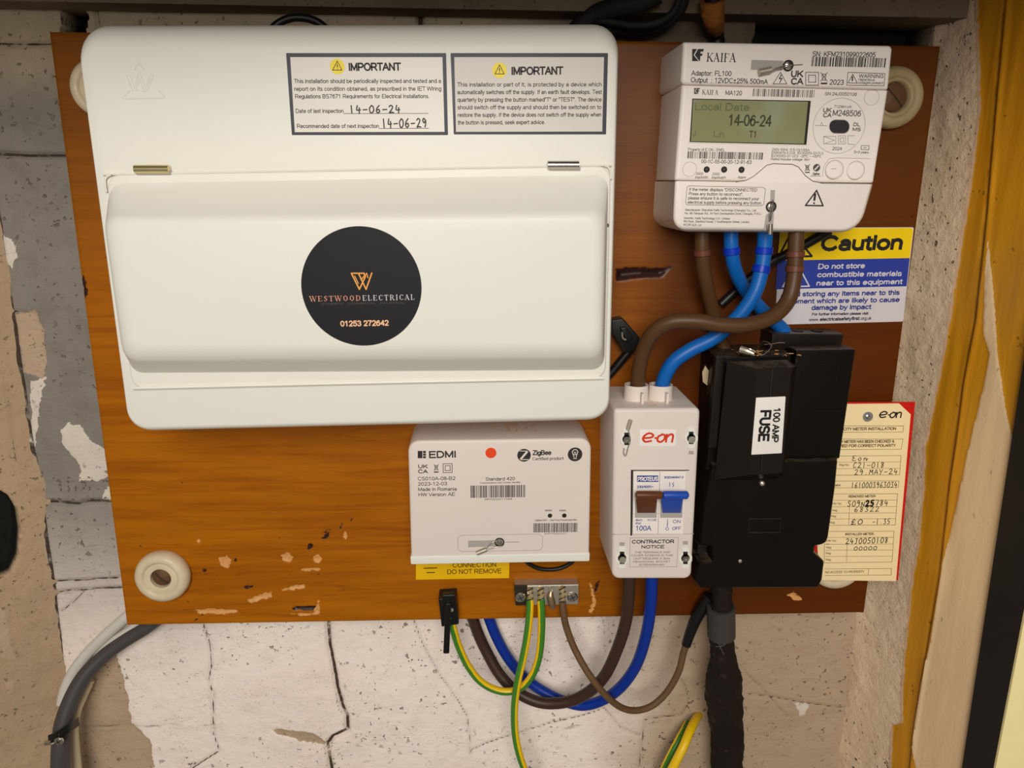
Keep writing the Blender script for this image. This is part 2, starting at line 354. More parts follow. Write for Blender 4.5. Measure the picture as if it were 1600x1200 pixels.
    def barcode(s, x0, y0, x1, y1, h, seed, n=60):
        q = random.Random(seed); A, e1, up = s.frame(x0, y0, x1, y1, h); ws = [q.choice([1, 1, 2, 3]) for _ in range(n * 2)]; T = sum(ws); x = 0
        for i in range(n):
            a = x / T; b = (x + ws[2 * i]) / T; x += ws[2 * i] + ws[2 * i + 1]
            s.quad(A + e1 * a, A + e1 * b, A + e1 * b + up, A + e1 * a + up)
        return s
    def warn(s, x, y, r, wpx):
        s.line([(x, y - r), (x + r * .9, y + r * .75), (x - r * .9, y + r * .75)], wpx, True)
        s.line([(x, y - r * .35), (x, y + r * .2)], wpx * 1.3); s.disc(x, y + r * .5, wpx * .7, 8); return s
    def bin(s, x, y, k, wpx):
        s.line([(x - .35 * k, y - .6 * k), (x - .25 * k, y + .5 * k), (x + .25 * k, y + .5 * k), (x + .35 * k, y - .6 * k), (x - .4 * k, y - .6 * k)], wpx)
        s.line([(x - .6 * k, y - .9 * k), (x + .6 * k, y + .7 * k)], wpx); s.line([(x + .6 * k, y - .9 * k), (x - .6 * k, y + .7 * k)], wpx)
        s.rect(x - .6 * k, y + .95 * k, x + .6 * k, y + 1.25 * k); return s
    def squares(s, x, y, k, wpx):
        for q in (1, .55): s.line([(x - q * k, y - q * k), (x + q * k, y - q * k), (x + q * k, y + q * k), (x - q * k, y + q * k)], wpx, True)
        return s
    def ukca(s, x, y, wd, h):
        s.text('UK', x, y - h * .58, x + wd, y - h * .58, h * .46, True); s.text('CA', x, y, x + wd, y, h * .46, True); return s
    def eon(s, x0, y0, x1, h, wpx):
        W = x1 - x0
        def L(p): return [(x0 + a * W + b * h * .16, y0 - b * h) for a, b in p]
        s.line(L([(.03, .42), (.28, .52), (.33, .8), (.2, 1), (.07, .75), (.03, .35), (.12, .02), (.3, .12)]), wpx, smooth=4)
        s.line(L([(.41, .45), (.43, .45)]), wpx)
        s.line(L([(.62, .85), (.5, .6), (.5, .15), (.6, 0), (.7, .3), (.7, .75), (.6, .88)]), wpx, smooth=4)
        s.line(L([(.76, .85), (.77, 0)]), wpx); s.line(L([(.77, .5), (.86, .85), (.96, .75), (.96, 0)]), wpx, smooth=4); return s
    def done(s, name, m, parent): return mk(name, s.g, m, parent, smooth=0)

# ------------------------------------------------------------------ distance fields for cracks, peeled patches and gouges
def sd_line(P, pts):
    d = np.full(len(P), 1e3)
    for a, b in zip(pts, pts[1:]):
        a = np.array(a); b = np.array(b); ab = b - a; t = np.clip(((P - a) @ ab) / max(1e-12, ab @ ab), 0, 1)
        d = np.minimum(d, np.linalg.norm(P - a - t[:, None] * ab, axis=1))
    return d
def sd_poly(P, pts):
    pts = [np.array(p) for p in pts]; d = sd_line(P, pts + [pts[0]]); ins = np.zeros(len(P), bool)
    for a, b in zip(pts, pts[1:] + [pts[0]]):
        c = ((a[1] > P[:, 1]) != (b[1] > P[:, 1])) & (P[:, 0] < (b[0] - a[0]) * (P[:, 1] - a[1]) / ((b[1] - a[1]) if abs(b[1] - a[1]) > 1e-12 else 1e-12) + a[0])
        ins ^= c
    return np.where(ins, -d, d)
def grid(g, u0, u1, v0, v1, step, f):
    nu = int((u1 - u0) / step) + 1; nv = int((v1 - v0) / step) + 1
    uu, vv = np.meshgrid(np.linspace(u0, u1, nu), np.linspace(v0, v1, nv)); P = np.stack([uu.ravel(), vv.ravel()], 1)
    b = len(g.v); pts, attrs = f(P); g.v += [Vector(p) for p in pts]
    for j in range(nv - 1):
        for i in range(nu - 1):
            k = b + j * nu + i; g.f.append((k, k + 1, k + nu + 1, k + nu))
    return attrs
def vnoise(P, s, seed):
    q = np.random.RandomState(seed).rand(64, 64); x = P[:, 0] * s + 1000; y = P[:, 1] * s + 1000
    i = np.floor(x).astype(int); j = np.floor(y).astype(int); fx = x - i; fy = y - j; fx = fx * fx * (3 - 2 * fx); fy = fy * fy * (3 - 2 * fy)
    g = lambda a, b: q[a % 64, b % 64]
    return (g(i, j) * (1 - fx) + g(i + 1, j) * fx) * (1 - fy) + (g(i, j + 1) * (1 - fx) + g(i + 1, j + 1) * fx) * fy
WD = -0.040                                   # the back wall stands 40 mm behind the board's face
XL, XR = -0.392, 0.345                        # the two side walls of the recess
def wp(L): return [(U(x, y, WD).x, U(x, y, WD).z) for x, y in L]

def plaster(name, c0, c1, c2, cold=None, pits=1.0, right_dim=None):
    """old limewashed plaster: blotches, brush streaks, pits, dirty cracks, peeled patches"""
    m, n = newmat(name)
    big = n.noise(9, 5, 0.6); mid = n.noise(45, 6, 0.65); fine = n.noise(320, 4, 0.6)
    col = n.mix(n.step(big, 0.35, 0.68), lin(c0), lin(c1))
    col = n.mix(n.math('MULTIPLY', n.step(mid, 0.5, 0.75), 0.55), col, lin(c2))
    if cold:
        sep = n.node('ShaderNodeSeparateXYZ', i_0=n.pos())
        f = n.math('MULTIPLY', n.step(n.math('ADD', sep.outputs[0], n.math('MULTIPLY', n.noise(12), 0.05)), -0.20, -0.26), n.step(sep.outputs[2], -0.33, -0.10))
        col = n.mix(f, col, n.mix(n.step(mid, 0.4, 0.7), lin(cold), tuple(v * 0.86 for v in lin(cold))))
        g2 = n.step(n.math('ADD', sep.outputs[0], n.math('MULTIPLY', n.noise(7, 5), .22)), .16, .30); col = n.mix(g2, col, n.mix(mid, lin(right_dim), tuple(v * .84 for v in lin(right_dim))))  # light falloff towards the right, painted into the plaster colour
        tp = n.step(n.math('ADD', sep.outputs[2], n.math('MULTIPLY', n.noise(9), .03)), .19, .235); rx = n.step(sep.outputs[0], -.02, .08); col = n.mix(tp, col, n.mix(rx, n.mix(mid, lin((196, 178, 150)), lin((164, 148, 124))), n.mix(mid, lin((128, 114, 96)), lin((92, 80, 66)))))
    per = n.math('MULTIPLY', n.math('SUBTRACT', n.noise(160, 3), 0.5), 0.007)
    li = n.step(n.math('ADD', n.attr('pale'), per), 0.0004, -0.0004); col = n.mix(li, col, n.mix(mid, lin((226, 216, 202)), lin((210, 198, 182))))
    br = n.step(n.math('ADD', n.attr('bare'), per), 0.0004, -0.0004); col = n.mix(br, col, n.mix(mid, lin((196, 170, 142)), lin((174, 150, 126))))
    pit = n.noise(210, 2, 0.5); pm = n.math('MULTIPLY', n.step(pit, 0.66, 0.71), n.step(n.noise(14, 3), 0.40, 0.58)); pm = n.math('MULTIPLY', pm, pits)
    col = n.mix(n.math('MULTIPLY', pm, .8), col, lin((112, 96, 78)))
    spk = n.math('MULTIPLY', n.step(n.noise(520, 2, .5), .63, .70), n.step(n.noise(22, 4), .4, .6)); col = n.mix(n.math('MULTIPLY', spk, .55 * pits), col, lin((120, 104, 86)))
    st = n.noise(60, 5, 0.7, n.mapv((0.35, 1, 1.6), (0, 0.4, 0)), 1.5); col = n.mix(n.math('MULTIPLY', n.step(st, 0.63, 0.7), 0.45), col, lin((112, 96, 78)))
    cr = n.attr('crack'); crn = n.math('ADD', cr, n.math('MULTIPLY', n.math('SUBTRACT', n.noise(300, 3), 0.5), 0.0008))
    cm = n.math('MULTIPLY', n.step(crn, 0.00025, -0.00025), n.step(n.noise(90, 3), .3, .5)); halo = n.math('MULTIPLY', n.step(crn, 0.003, 0.0), n.math('MULTIPLY', n.noise(70), 0.3))
    col = n.mix(halo, col, lin((120, 104, 88))); col = n.mix(cm, col, lin((70, 57, 46)))
    col = n.mix(n.step(n.attr('void'), 0.001, -0.001), col, lin((22, 20, 17)))
    n.set(n.b.inputs['Base Color'], col); n.b.inputs['Roughness'].default_value = 0.85; n.b.inputs['Specular IOR Level'].default_value = 0.25
    h = n.math('ADD', n.math('MULTIPLY', mid, 0.7), n.math('MULTIPLY', fine, 0.28)); h = n.math('ADD', h, n.math('MULTIPLY', st, 0.3))
    h = n.math('SUBTRACT', h, n.math('MULTIPLY', pm, 0.8)); h = n.math('SUBTRACT', h, n.math('MULTIPLY', cm, 1.5)); h = n.math('ADD', h, n.math('MULTIPLY', li, 0.25))
    n.set(n.b.inputs['Normal'], n.bump(h, 0.75, 0.003)); return m
M_WALL = plaster('limewashed_plaster', (252, 239, 228), (247, 232, 219), (234, 217, 202), (138, 130, 120), right_dim=(188, 164, 138))
M_SIDE = plaster('limewashed_side_plaster', (240, 212, 178), (248, 222, 190), (216, 188, 156), None, 1.2)
M_LEFT = plaster('old_brown_plaster', (186, 158, 126), (176, 150, 122), (158, 132, 106), None, 0.8)

CR = [([(512, 974), (514, 1010), (522, 1045), (527, 1075), (535, 1105), (542, 1120), (543, 1142), (520, 1152), (511, 1165), (517, 1200), (522, 1240)], .0013),
      ([(316, 975), (327, 1010), (330, 1040), (326, 1062), (333, 1085), (333, 1150), (342, 1175), (318, 1190), (296, 1205)], .0005),
      ([(646, 968), (660, 1005), (690, 1060), (715, 1095), (730, 1120), (735, 1160), (735, 1178)], .0003),
      ([(735, 1172), (760, 1160), (800, 1148), (860, 1130), (900, 1122), (945, 1108), (970, 1138), (1000, 1150)], .0003),
      ([(1000, 1240), (1000, 1190), (1005, 1150), (1008, 1125), (1040, 1120), (1065, 1118), (1077, 1095), (1070, 1070), (1063, 1060)], .0003),
      ([(-20, 68), (40, 69), (78, 67), (130, 60)], .0007), ([(-20, 240), (50, 243), (110, 243), (200, 240)], .001),
      ([(-20, 482), (20, 485), (60, 492)], .0003), ([(62, 784), (90, 786), (120, 788), (140, 784), (200, 788)], .001),
      ([(84, 909), (130, 907), (160, 905), (220, 902)], .0007), ([(86, 926), (120, 923), (200, 918)], .0007), ([(96, 955), (115, 940), (130, 925)], .0003),
      ([(655, -10), (653, 12), (657, 22), (655, 60)], .0016), ([(150, 12), (155, 60)], .0005), ([(360, 12), (400, 10), (470, 14), (600, 12), (680, 14)], .0005),
      ([(1170, 1085), (1200, 1088), (1270, 1100), (1325, 1106)], .0003), ([(1345, 955), (1344, 985), (1335, 1040), (1328, 1080), (1327, 1130), (1325, 1200), (1322, 1250)], .0010),
      ([(100, 1135), (180, 1135), (250, 1136)], .0002), ([(1080, 1031), (1088, 1038)], .0004), ([(1165, 1050), (1200, 1085), (1230, 1120)], .0002)]
PALE = [[(93, 672), (108, 660), (125, 664), (140, 685), (160, 700), (172, 745), (150, 752), (123, 752), (125, 735), (120, 718), (108, 705), (98, 695)],
        [(45, 595), (72, 590), (62, 640), (58, 690), (52, 722), (44, 700), (50, 640)], [(3, 365), (25, 380), (28, 400), (20, 420), (8, 405)], [(160, 765), (185, 755), (190, 786), (158, 784)],
        [(1240, 1096), (1262, 1100), (1258, 1116), (1250, 1118)]]
BARE = [[(22, 492), (55, 484), (68, 520), (73, 560), (66, 590), (38, 580), (30, 540)],
        [(115, 1060), (150, 1030), (180, 1022), (193, 1060), (205, 1130), (235, 1160), (240, 1200), (225, 1240), (120, 1240)], [(420, 1138), (490, 1145), (512, 1163), (480, 1160), (430, 1148)]]
VOID = [[(98, 12), (122, 3), (135, 25), (130, 52), (97, 52)], [(1186, 30), (1300, 27), (1456, 30), (1450, 68), (1178, 68)]]
def back_wall(P):
    cr = np.full(len(P), .02); dep = np.zeros(len(P))
    for L, hw in CR:
        dl = sd_line(P, wp(L)); cr = np.minimum(cr, dl - hw); dep = np.maximum(dep, min(hw * 3.2, .0045) * np.exp(-(np.maximum(dl - hw, 0) / .0011) ** 2))
    # the corner against the left wall
    corner = [(-20, 250), (0, 350), (30, 560), (45, 660), (60, 750), (80, 880), (95, 1000), (103, 1080), (120, 1240)]
    cr = np.minimum(cr, sd_line(P, wp(corner)) - .0016)
    pa = np.minimum.reduce([sd_poly(P, wp(L)) for L in PALE]); ba = np.minimum.reduce([sd_poly(P, wp(L)) for L in BARE]); vo = np.minimum.reduce([sd_poly(P, wp(L)) for L in VOID])
    y = -WD + (vnoise(P, 18, 1) - .5) * .003 + (vnoise(P, 60, 2) - .5) * .0012 + (vnoise(P, 170, 3) - .5) * .0006
    y += dep
    y += np.clip(-ba * 3, 0, .001) - np.clip(-pa * 3, 0, .0006) + np.clip((.001 - vo) * 12, 0, .03)
    return np.stack([P[:, 0], y, P[:, 1]], 1), dict(crack=np.clip(cr, -.01, .02), pale=np.clip(pa, -.02, .02), bare=np.clip(ba, -.02, .02), void=np.clip(vo, -.02, .02))
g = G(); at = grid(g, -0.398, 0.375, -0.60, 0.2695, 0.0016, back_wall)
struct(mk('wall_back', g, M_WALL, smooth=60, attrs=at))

# left side wall: a splayed cheek with a dark hole
LDX, LDY = -.86, .51                           # runs out to the left and towards the viewer
def UL(px, py):
    v = ray(px, py); nx, ny = LDY, LDX          # plane normal in x, y
    t = (nx * (XL - CAM[0]) + ny * (-WD - CAM[1])) / (nx * v[0] + ny * v[1]); p = CAM + v * t
    return ((p[0] - XL) / LDX, p[2])
HOLE = [(-60, 765), (-5, 765), (12, 775), (24, 795), (29, 830), (26, 870), (14, 895), (-10, 905), (-60, 905)]
RUST = [(8, 1062), (20, 1062), (20, 1078), (13, 1084), (7, 1076)]
def lw(P):
    hv = sd_poly(P, [UL(*q) for q in HOLE]); cr = np.full(len(P), .02)
    for L in ([(8, 600), (25, 720)], [(10, 950), (20, 1010), (30, 1030)]): cr = np.minimum(cr, sd_line(P, [UL(*q) for q in L]) - .0002)
    ba = np.minimum(sd_poly(P, [UL(*q) for q in [(-20, 960), (10, 945), (18, 1000), (24, 1030), (10, 1030), (-20, 1010)]]), sd_poly(P, [UL(*q) for q in RUST]))
    h = (vnoise(P, 15, 5) - .5) * .004 + (vnoise(P, 50, 6) - .5) * .0018 + (vnoise(P, 160, 8) - .5) * .0006 - np.clip((.001 - hv) * 5, 0, .025)
    return np.stack([XL + LDX * P[:, 0] + h * .51, -WD - LDY * P[:, 0] - h * .86, P[:, 1]], 1), dict(crack=np.clip(cr, -.01, .02), pale=np.full(len(P), .02), bare=np.clip(ba, -.02, .02), void=np.clip(hv, -.02, .02))
g = G(); at = grid(g, -.006, 0.20, -0.60, 0.2695, 0.002, lw)
struct(mk('wall_left', g, M_LEFT, smooth=60, attrs=at))

# right side wall: plaster reveal, then the varnished jamb, a black strip and the cream edge beyond
LEAN = .22                                    # the side opens out towards the viewer
def US(px, py):
    v = ray(px, py); t = (XR - LEAN * CAM[1] - CAM[0]) / (v[0] + LEAN * v[1]); p = CAM + v * t; return (-p[1], p[2])
def sx(L): return [US(*q) for q in L]
def rw(P):
    cr = np.full(len(P), .02)
    for L in ([(1450, 800), (1452, 830)], [(1400, 1000), (1412, 1035)]): cr = np.minimum(cr, sd_line(P, sx(L)) - .0002)
    amp = np.clip((-.008 - P[:, 0]) / .02, .15, 1)
    x = XR - .0034 + LEAN * P[:, 0] + amp * ((vnoise(P, 20, 11) - .5) * .004 + (vnoise(P, 70, 12) - .5) * .0016) + (vnoise(P, 180, 13) - .5) * .0005
    return np.stack([x, -P[:, 0], P[:, 1]], 1), dict(crack=np.clip(cr, -.01, .02), pale=np.full(len(P), .02), bare=np.full(len(P), .02), void=np.full(len(P), .02))
GREY_EDGE = [(1300, -120), (1520, -120), (1530, 0), (1534, 90), (1535, 180), (1515, 330), (1480, 550), (1462, 640), (1450, 700), (1448, 760), (1440, 850), (1430, 900), (1420, 1000), (1413, 1080), (1414, 1130), (1398, 1134), (1395, 1200), (1388, 1300), (1250, 1300)]
g = G(); at = grid(g, WD - .012, 0.034, -0.60, 0.2695, 0.0011, rw)
P_ = np.array([(-v.y, v.z) for v in g.v]); q_ = sd_poly(P_, sx(GREY_EDGE)) + (vnoise(P_, 260, 15) - .5) * .0016      # the coat ends in a ragged edge over the wood
keep = (q_ < 0) | (P_[:, 0] < -.02); g.f = [f for f in g.f if all(keep[i] for i in f)]
used = sorted({i for f in g.f for i in f}); back = {i: k for k, i in enumerate(used)}
g.v = [g.v[i] for i in used]; g.f = [tuple(back[i] for i in f) for f in g.f]; at = {k: v[used] for k, v in at.items()}
struct(mk('wall_right', g, M_SIDE, smooth=60, attrs=at))
PINK = [(1551, 372), (1546, 430), (1543, 520), (1552, 556), (1541, 610), (1520, 700), (1500, 790), (1480, 880), (1462, 1000), (1440, 1090), (1427, 1150), (1434, 1180), (1440, 1250), (1480, 1330), (1700, 1330), (1590, 690), (1581, 655), (1573, 610), (1565, 555), (1560, 470)]
def jamb(P):
    gr = sd_poly(P, sx(GREY_EDGE)); pk = sd_poly(P, sx(PINK))
    RG = sx([(1580, -60), (1575, 0), (1560, 150), (1545, 330), (1527, 500), (1508, 600), (1487, 750), (1470, 900), (1450, 1020), (1432, 1130), (1420, 1230)])
    groove = sd_line(P, RG); gd = np.interp(-P[:, 1], [-z for d, z in RG], [d for d, z in RG])
    x = XR + LEAN * P[:, 0] - .0012 - np.where(P[:, 0] > gd, .0016, 0) + .0022 * np.exp(-(groove / .0014) ** 2) - .0012 * np.exp(-((P[:, 0] - gd - .004) / .0018) ** 2)
    x += (vnoise(P * [1, .15], 120, 21) - .5) * .0008 - np.where((gr < 0) | (pk < 0), .0006, 0)
    return np.stack([x, -P[:, 0], P[:, 1]], 1), dict(grey=np.clip(gr, -.02, .02), pink=np.clip(pk, -.02, .02), groove=np.clip(groove, 0, .02))
m, n = newmat('varnished_jamb_wood')
gr = n.noise(26, 5, 0.6, n.mapv((1, 6, 0.35)), 0.6); f2 = n.noise(7, 3)
col = n.mix(gr, lin((190, 124, 10)), lin((240, 170, 32))); col = n.mix(n.math('MULTIPLY', n.step(f2, .45, .7), .5), col, lin((176, 130, 46)))
col = n.mix(n.math('MULTIPLY', n.step(n.noise(130, 3), .68, .74), .6), col, lin((84, 56, 16)))
col = n.mix(n.math('MULTIPLY', n.step(n.attr('groove'), .0022, .0004), .5), col, lin((86, 58, 18)))
per = n.math('MULTIPLY', n.math('SUBTRACT', n.noise(120, 3), 0.5), 0.003); sp = n.step(n.noise(120, 4, .6, n.mapv((1, 2, .7))), .66, .72)
def paint(a, b): return n.mix(n.math('MULTIPLY', sp, .5), n.mix(n.noise(30, 5), lin(a), lin(b)), lin((110, 88, 66)))
col = n.mix(n.step(n.math('ADD', n.attr('grey'), per), .0004, -.0004), col, paint((220, 192, 160), (200, 172, 140)))
col = n.mix(n.step(n.math('ADD', n.attr('pink'), n.math('MULTIPLY', per, .5)), .0003, -.0003), col, paint((252, 220, 174), (242, 208, 162)))
n.set(n.b.inputs['Base Color'], col); n.b.inputs['Roughness'].default_value = .45
n.set(n.b.inputs['Normal'], n.bump(n.math('ADD', gr, n.noise(300)), .25, .001)); M_JAMB = m
g = G(); at = grid(g, -.014, 0.1000, -0.60, 0.2695, 0.0016, jamb)
struct(mk('trim_1', g, M_JAMB, smooth=50, attrs=at))
m, n = newmat('black_painted_strip')
ch = n.step(n.noise(75, 3), .735, .75)
n.set(n.b.inputs['Base Color'], n.mix(ch, n.mix(n.noise(40), lin((16, 13, 10)), lin((28, 22, 16))), lin((168, 140, 110))))
n.b.inputs['Roughness'].default_value = .6; n.set(n.b.inputs['Normal'], n.bump(n.noise(160, 4), .4, .001)); M_BLK = m
def side_prism(f0, f1, out, back):             # a strip on the side between the depths f0(z) and f1(z)
    V = []
    for z in (-.60, .2695):
        for d, o in ((f0(z), out), (f1(z), out), (f1(z), back), (f0(z), back)): V.append((XR + LEAN * d + o, -d, z))
    return G().add(V, [(0, 1, 2, 3), (4, 5, 6, 7), (0, 1, 5, 4), (1, 2, 6, 5), (2, 3, 7, 6), (3, 0, 4, 7)])
struct(mk('trim_2', side_prism(lambda z: .0835 - .026 * (z + .037), lambda z: .1155, -.0062, .03), M_BLK, smooth=0))
M_CREAM = mat('cream_gloss_paint', (255, 236, 172), .35, var=.05, bump=.2, bscale=120)
struct(mk('trim_3', G().box((XR + LEAN * .1157 - .0064, -.1177, -.60), (XR + .30, -.1157, .2695)), M_CREAM, smooth=0))
M_BEAM = plaster('dirty_beam_paint', (128, 112, 92), (112, 98, 80), (92, 80, 64), None, 1)
ones = lambda g: {k: np.full(len(g.v), .02) for k in ('crack', 'pale', 'bare', 'void')}
g = G().box((-.42, .012, U(600, 12, -.012).z), (XR + .03, .06, .2695)); struct(mk('trim_4', g, M_BEAM, smooth=0, attrs=ones(g)))
g = G().box((-.60, -.31, .27), (XR + .05, .075, .31)); struct(mk('ceiling', g, M_BEAM, smooth=0, attrs=ones(g)))

# ------------------------------------------------------------------ varnished backboard
m, n = newmat('varnished_orange_pine')
sep = n.node('ShaderNodeSeparateXYZ', i_0=n.pos())
wv = n.noise(5, 3, .5, n.mapv((1.1, 1, 9)), 0.8); gr = n.noise(16, 6, .65, n.mapv((.35, 1, 6)), 1.2); ln = n.noise(60, 4, .6, n.mapv((.12, 1, 5)), .7)
col = n.mix(n.step(gr, .3, .7), lin((146, 78, 0)), lin((172, 98, 0)))
col = n.mix(n.math('MULTIPLY', n.step(wv, .42, .68), .5), col, lin((182, 106, 0)))
col = n.mix(n.math('MULTIPLY', n.step(ln, .54, .7), .3), col, lin((112, 56, 2)))
fig = n.noise(34, 4, .6, n.mapv((.25, 1, 3.2)), 2.2); col = n.mix(n.math('MULTIPLY', n.step(fig, .62, .7), .3), col, lin((104, 52, 2)))
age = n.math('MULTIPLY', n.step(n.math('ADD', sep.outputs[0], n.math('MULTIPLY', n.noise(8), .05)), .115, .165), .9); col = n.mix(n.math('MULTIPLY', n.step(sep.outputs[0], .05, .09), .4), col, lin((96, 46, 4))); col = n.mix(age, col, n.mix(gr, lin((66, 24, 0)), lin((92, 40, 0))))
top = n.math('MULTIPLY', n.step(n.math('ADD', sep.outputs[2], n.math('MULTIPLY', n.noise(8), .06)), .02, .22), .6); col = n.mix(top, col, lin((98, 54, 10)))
dots = n.math('MULTIPLY', n.step(n.noise(150, 2), .745, .76), .8); col = n.mix(dots, col, lin((48, 20, 4)))
per = n.math('MULTIPLY', n.math('SUBTRACT', n.noise(420, 3, .6, n.mapv((.5, 1, 1))), 0.5), .005)
dk = n.step(n.math('ADD', n.attr('dark'), per), .0005, -.0005); col = n.mix(dk, col, n.mix(n.noise(220), lin((30, 14, 14)), lin((64, 38, 34))))
go = n.step(n.math('ADD', n.attr('gouge'), per), .0004, -.0004); col = n.mix(go, col, n.mix(n.noise(260), lin((190, 116, 44)), lin((236, 186, 124))))
n.set(n.b.inputs['Base Color'], col); n.set(n.b.inputs['Roughness'], n.math('ADD', n.math('MULTIPLY', go, .3), n.math('ADD', .3, n.math('MULTIPLY', n.noise(20), .16))))
n.b.inputs['Coat Weight'].default_value = .04; n.b.inputs['Coat Roughness'].default_value = .3; n.b.inputs['Specular IOR Level'].default_value = .2
n.set(n.b.inputs['Normal'], n.bump(n.math('ADD', n.math('MULTIPLY', gr, .6), ln), .12, .001)); M_BOARD = m
M_EDGE = mat('board_edge_wood', (92, 52, 18), .6, var=.2, scale=90, bump=.3)
def bp(L): return [(U(x, y, 0).x, U(x, y, 0).z) for x, y in L]
GOUGE = [[(340, 872), (355, 868), (362, 876), (356, 888), (346, 884)], [(384, 938), (405, 930), (424, 924), (425, 933), (408, 937), (392, 942)], [(440, 922), (455, 916), (476, 913), (477, 919), (455, 922)],
         [(440, 868), (450, 862), (458, 872), (452, 880), (443, 877)], [(489, 870), (497, 866), (504, 874), (498, 880), (490, 878)], [(305, 953), (330, 951), (370, 953), (372, 957), (340, 960), (310, 958)],
         [(455, 959), (490, 958), (498, 936), (500, 960), (470, 962)], [(469, 889), (486, 888), (500, 887), (500, 891), (470, 892)], [(1230, 930), (1240, 925), (1254, 936), (1246, 940), (1236, 934)], [(921, 912), (925, 915), (931, 940), (925, 958), (920, 955), (926, 940)],
         [(536, 839), (540, 830), (543, 838), (540, 843)], [(308, 842), (311, 840), (313, 848), (310, 850)]]
DARK = [[(962, 420), (990, 417), (1030, 419), (1050, 416), (1042, 424), (1035, 433), (1010, 434), (985, 437), (962, 440)], [(480, 856), (484, 848), (490, 852), (484, 862)], [(503, 841), (510, 833), (517, 826), (513, 838), (506, 846)],
        [(529, 824), (536, 816), (532, 828)], [(546, 813), (552, 808), (549, 815)], [(505, 832), (511, 828), (510, 836)], [(455, 948), (495, 946), (492, 953), (460, 954)], [(316, 889), (322, 888), (323, 894), (318, 895)], [(366, 874), (370, 874), (369, 879)],
        [(316, 962), (320, 953), (316, 960), (300, 974)], [(128, 425), (134, 440), (137, 462), (132, 466), (128, 448)], [(930, 912), (938, 905), (933, 922), (929, 926)], [(380, 916), (396, 914), (395, 918), (381, 920)]]
def front(P):
    go = np.minimum.reduce([sd_poly(P, bp(L)) for L in GOUGE]); dk = np.minimum.reduce([sd_poly(P, bp(L)) for L in DARK])
    dk = np.minimum(dk, sd_line(P, bp([(232, 902), (300, 898), (420, 900), (500, 897), (640, 893)])) + .0003)
    y = np.clip(-go * .6, 0, .0012) + np.clip(-dk * .8, 0, .003); y[(np.abs(P[:, 0]) > .3145) | (np.abs(P[:, 1]) > .2288)] += .0008
    return np.stack([P[:, 0], y, P[:, 1]], 1), dict(gouge=np.clip(go, -.02, .02), dark=np.clip(dk, -.02, .02))
g = G(); at = grid(g, -.315, .315, -.2293, .2293, .0013, front)
board = thing('backboard', 'large orange varnished wooden board that carries all the meters and boxes', 'wooden board', (0, 0, 0))
mk('face_panel', g, M_BOARD, board, smooth=50, attrs=at)
mk('board_edge', G().box((-.315, .0045, -.2293), (.315, .018, .2293)), M_EDGE, board, smooth=0)
for x in (-.2, .235): mk('batten', G().box((x - .015, .0181, -.2), (x + .015, .038, .2)), M_EDGE, board, smooth=0)

# porcelain fixing knobs at the four corners of the board
M_PORC = mat('aged_white_porcelain', (214, 198, 166), .45, var=.28, scale=55, bump=.15, bscale=200, coat=.1)
M_RUST = mat('dark_brown_screw_steel', (104, 72, 46), .6, .2, var=.3, scale=200, bump=.4)
M_CRK = mat('glaze_crack_dirt', (60, 46, 34), .8)
M_PORC2 = mat('grimy_porcelain', (168, 150, 112), .5, var=.4, scale=70, bump=.25, bscale=200)
def knob(px, py, r, label, hole=.42, mp=M_PORC):
    c = U(px, py, .008); t = thing('porcelain_knob', label, 'fixing knob', (c.x, 0, c.z), 'porcelain fixing knobs of the board'); k = r * mpp(px, py, .008); c.y = -.0003
    prof = [(k * .96, 0), (k, .003), (k * .99, .006), (k * .95, .0088), (k * .86, .0108), (k * .74, .0116), (k * .64, .0108), (k * .60, .0094), (k * .55, .0098), (k * hole, .0090), (k * hole * .95, .003), (0.0005, .003)]
    mk('knob_ring', G().lathe(c, prof, n=48), mp, t, smooth=60)
    g = G().lathe(c + Vector((0, -.0031, 0)), [(k * hole * .9, 0), (k * hole * .88, .0035), (k * hole * .6, .005), (.0004, .0054)], n=28); mk('screw_head', g, M_RUST, t)
    a = Vector((math.cos(.8), 0, -math.sin(.8))) * k * hole * .8
    g = G().tube([c + Vector((0, -.0078, 0)) - a, c + Vector((0, -.0086, 0)), c + Vector((0, -.0078, 0)) + a], .0006, n=6, sub=3); mk('screw_slot', g, M_CRK, t)
    return t
knob(154, 137, 46, 'chipped porcelain knob half hidden behind the top left of the consumer unit', .36)
knob(1398, 152, 46, 'grimy porcelain knob to the right of the electricity meter', .5, M_PORC2)
knob(252, 903, 43, 'whole porcelain knob with brown screw at lower left of the board', .38)
knob(1309, 881, 43, 'porcelain knob peeking out below the cream card', .4)

# ------------------------------------------------------------------ shared materials
M_CU = mat('cream_white_powder_coat', (232, 229, 218), .42, var=.015, bump=.06, bscale=900)
M_PLA = mat('warm_white_plastic', (242, 232, 223), .4, var=.015, bump=.05, bscale=900)
M_PLB = mat('pale_grey_plastic', (226, 214, 204), .42, var=.015, bump=.05, bscale=900)
M_INK = mat('grey_black_ink', (46, 41, 40), .6, var=.03)
M_INK2 = mat('mid_grey_ink', (84, 78, 75), .6, var=.03)
M_BLACKINK = mat('black_ink', (26, 24, 26), .5, var=.03)
M_BLUEINK = mat('blue_ink', (34, 66, 150), .5, var=.03)
M_BORD = mat('dark_slate_print', (66, 66, 76), .45, var=.05)
M_STK = mat('off_white_sticker_vinyl', (226, 219, 208), .35, var=.02)
M_STK2 = mat('greyish_sticker_vinyl', (206, 199, 188), .35, var=.03)
M_YEL = mat('warning_yellow', (244, 218, 2), .4, var=.03)
M_STEEL = mat('bright_steel', (196, 190, 180), .25, 1.0, var=.12, scale=200)
M_NICK = mat('dull_nickel', (188, 180, 164), .42, .7, var=.25, scale=120)
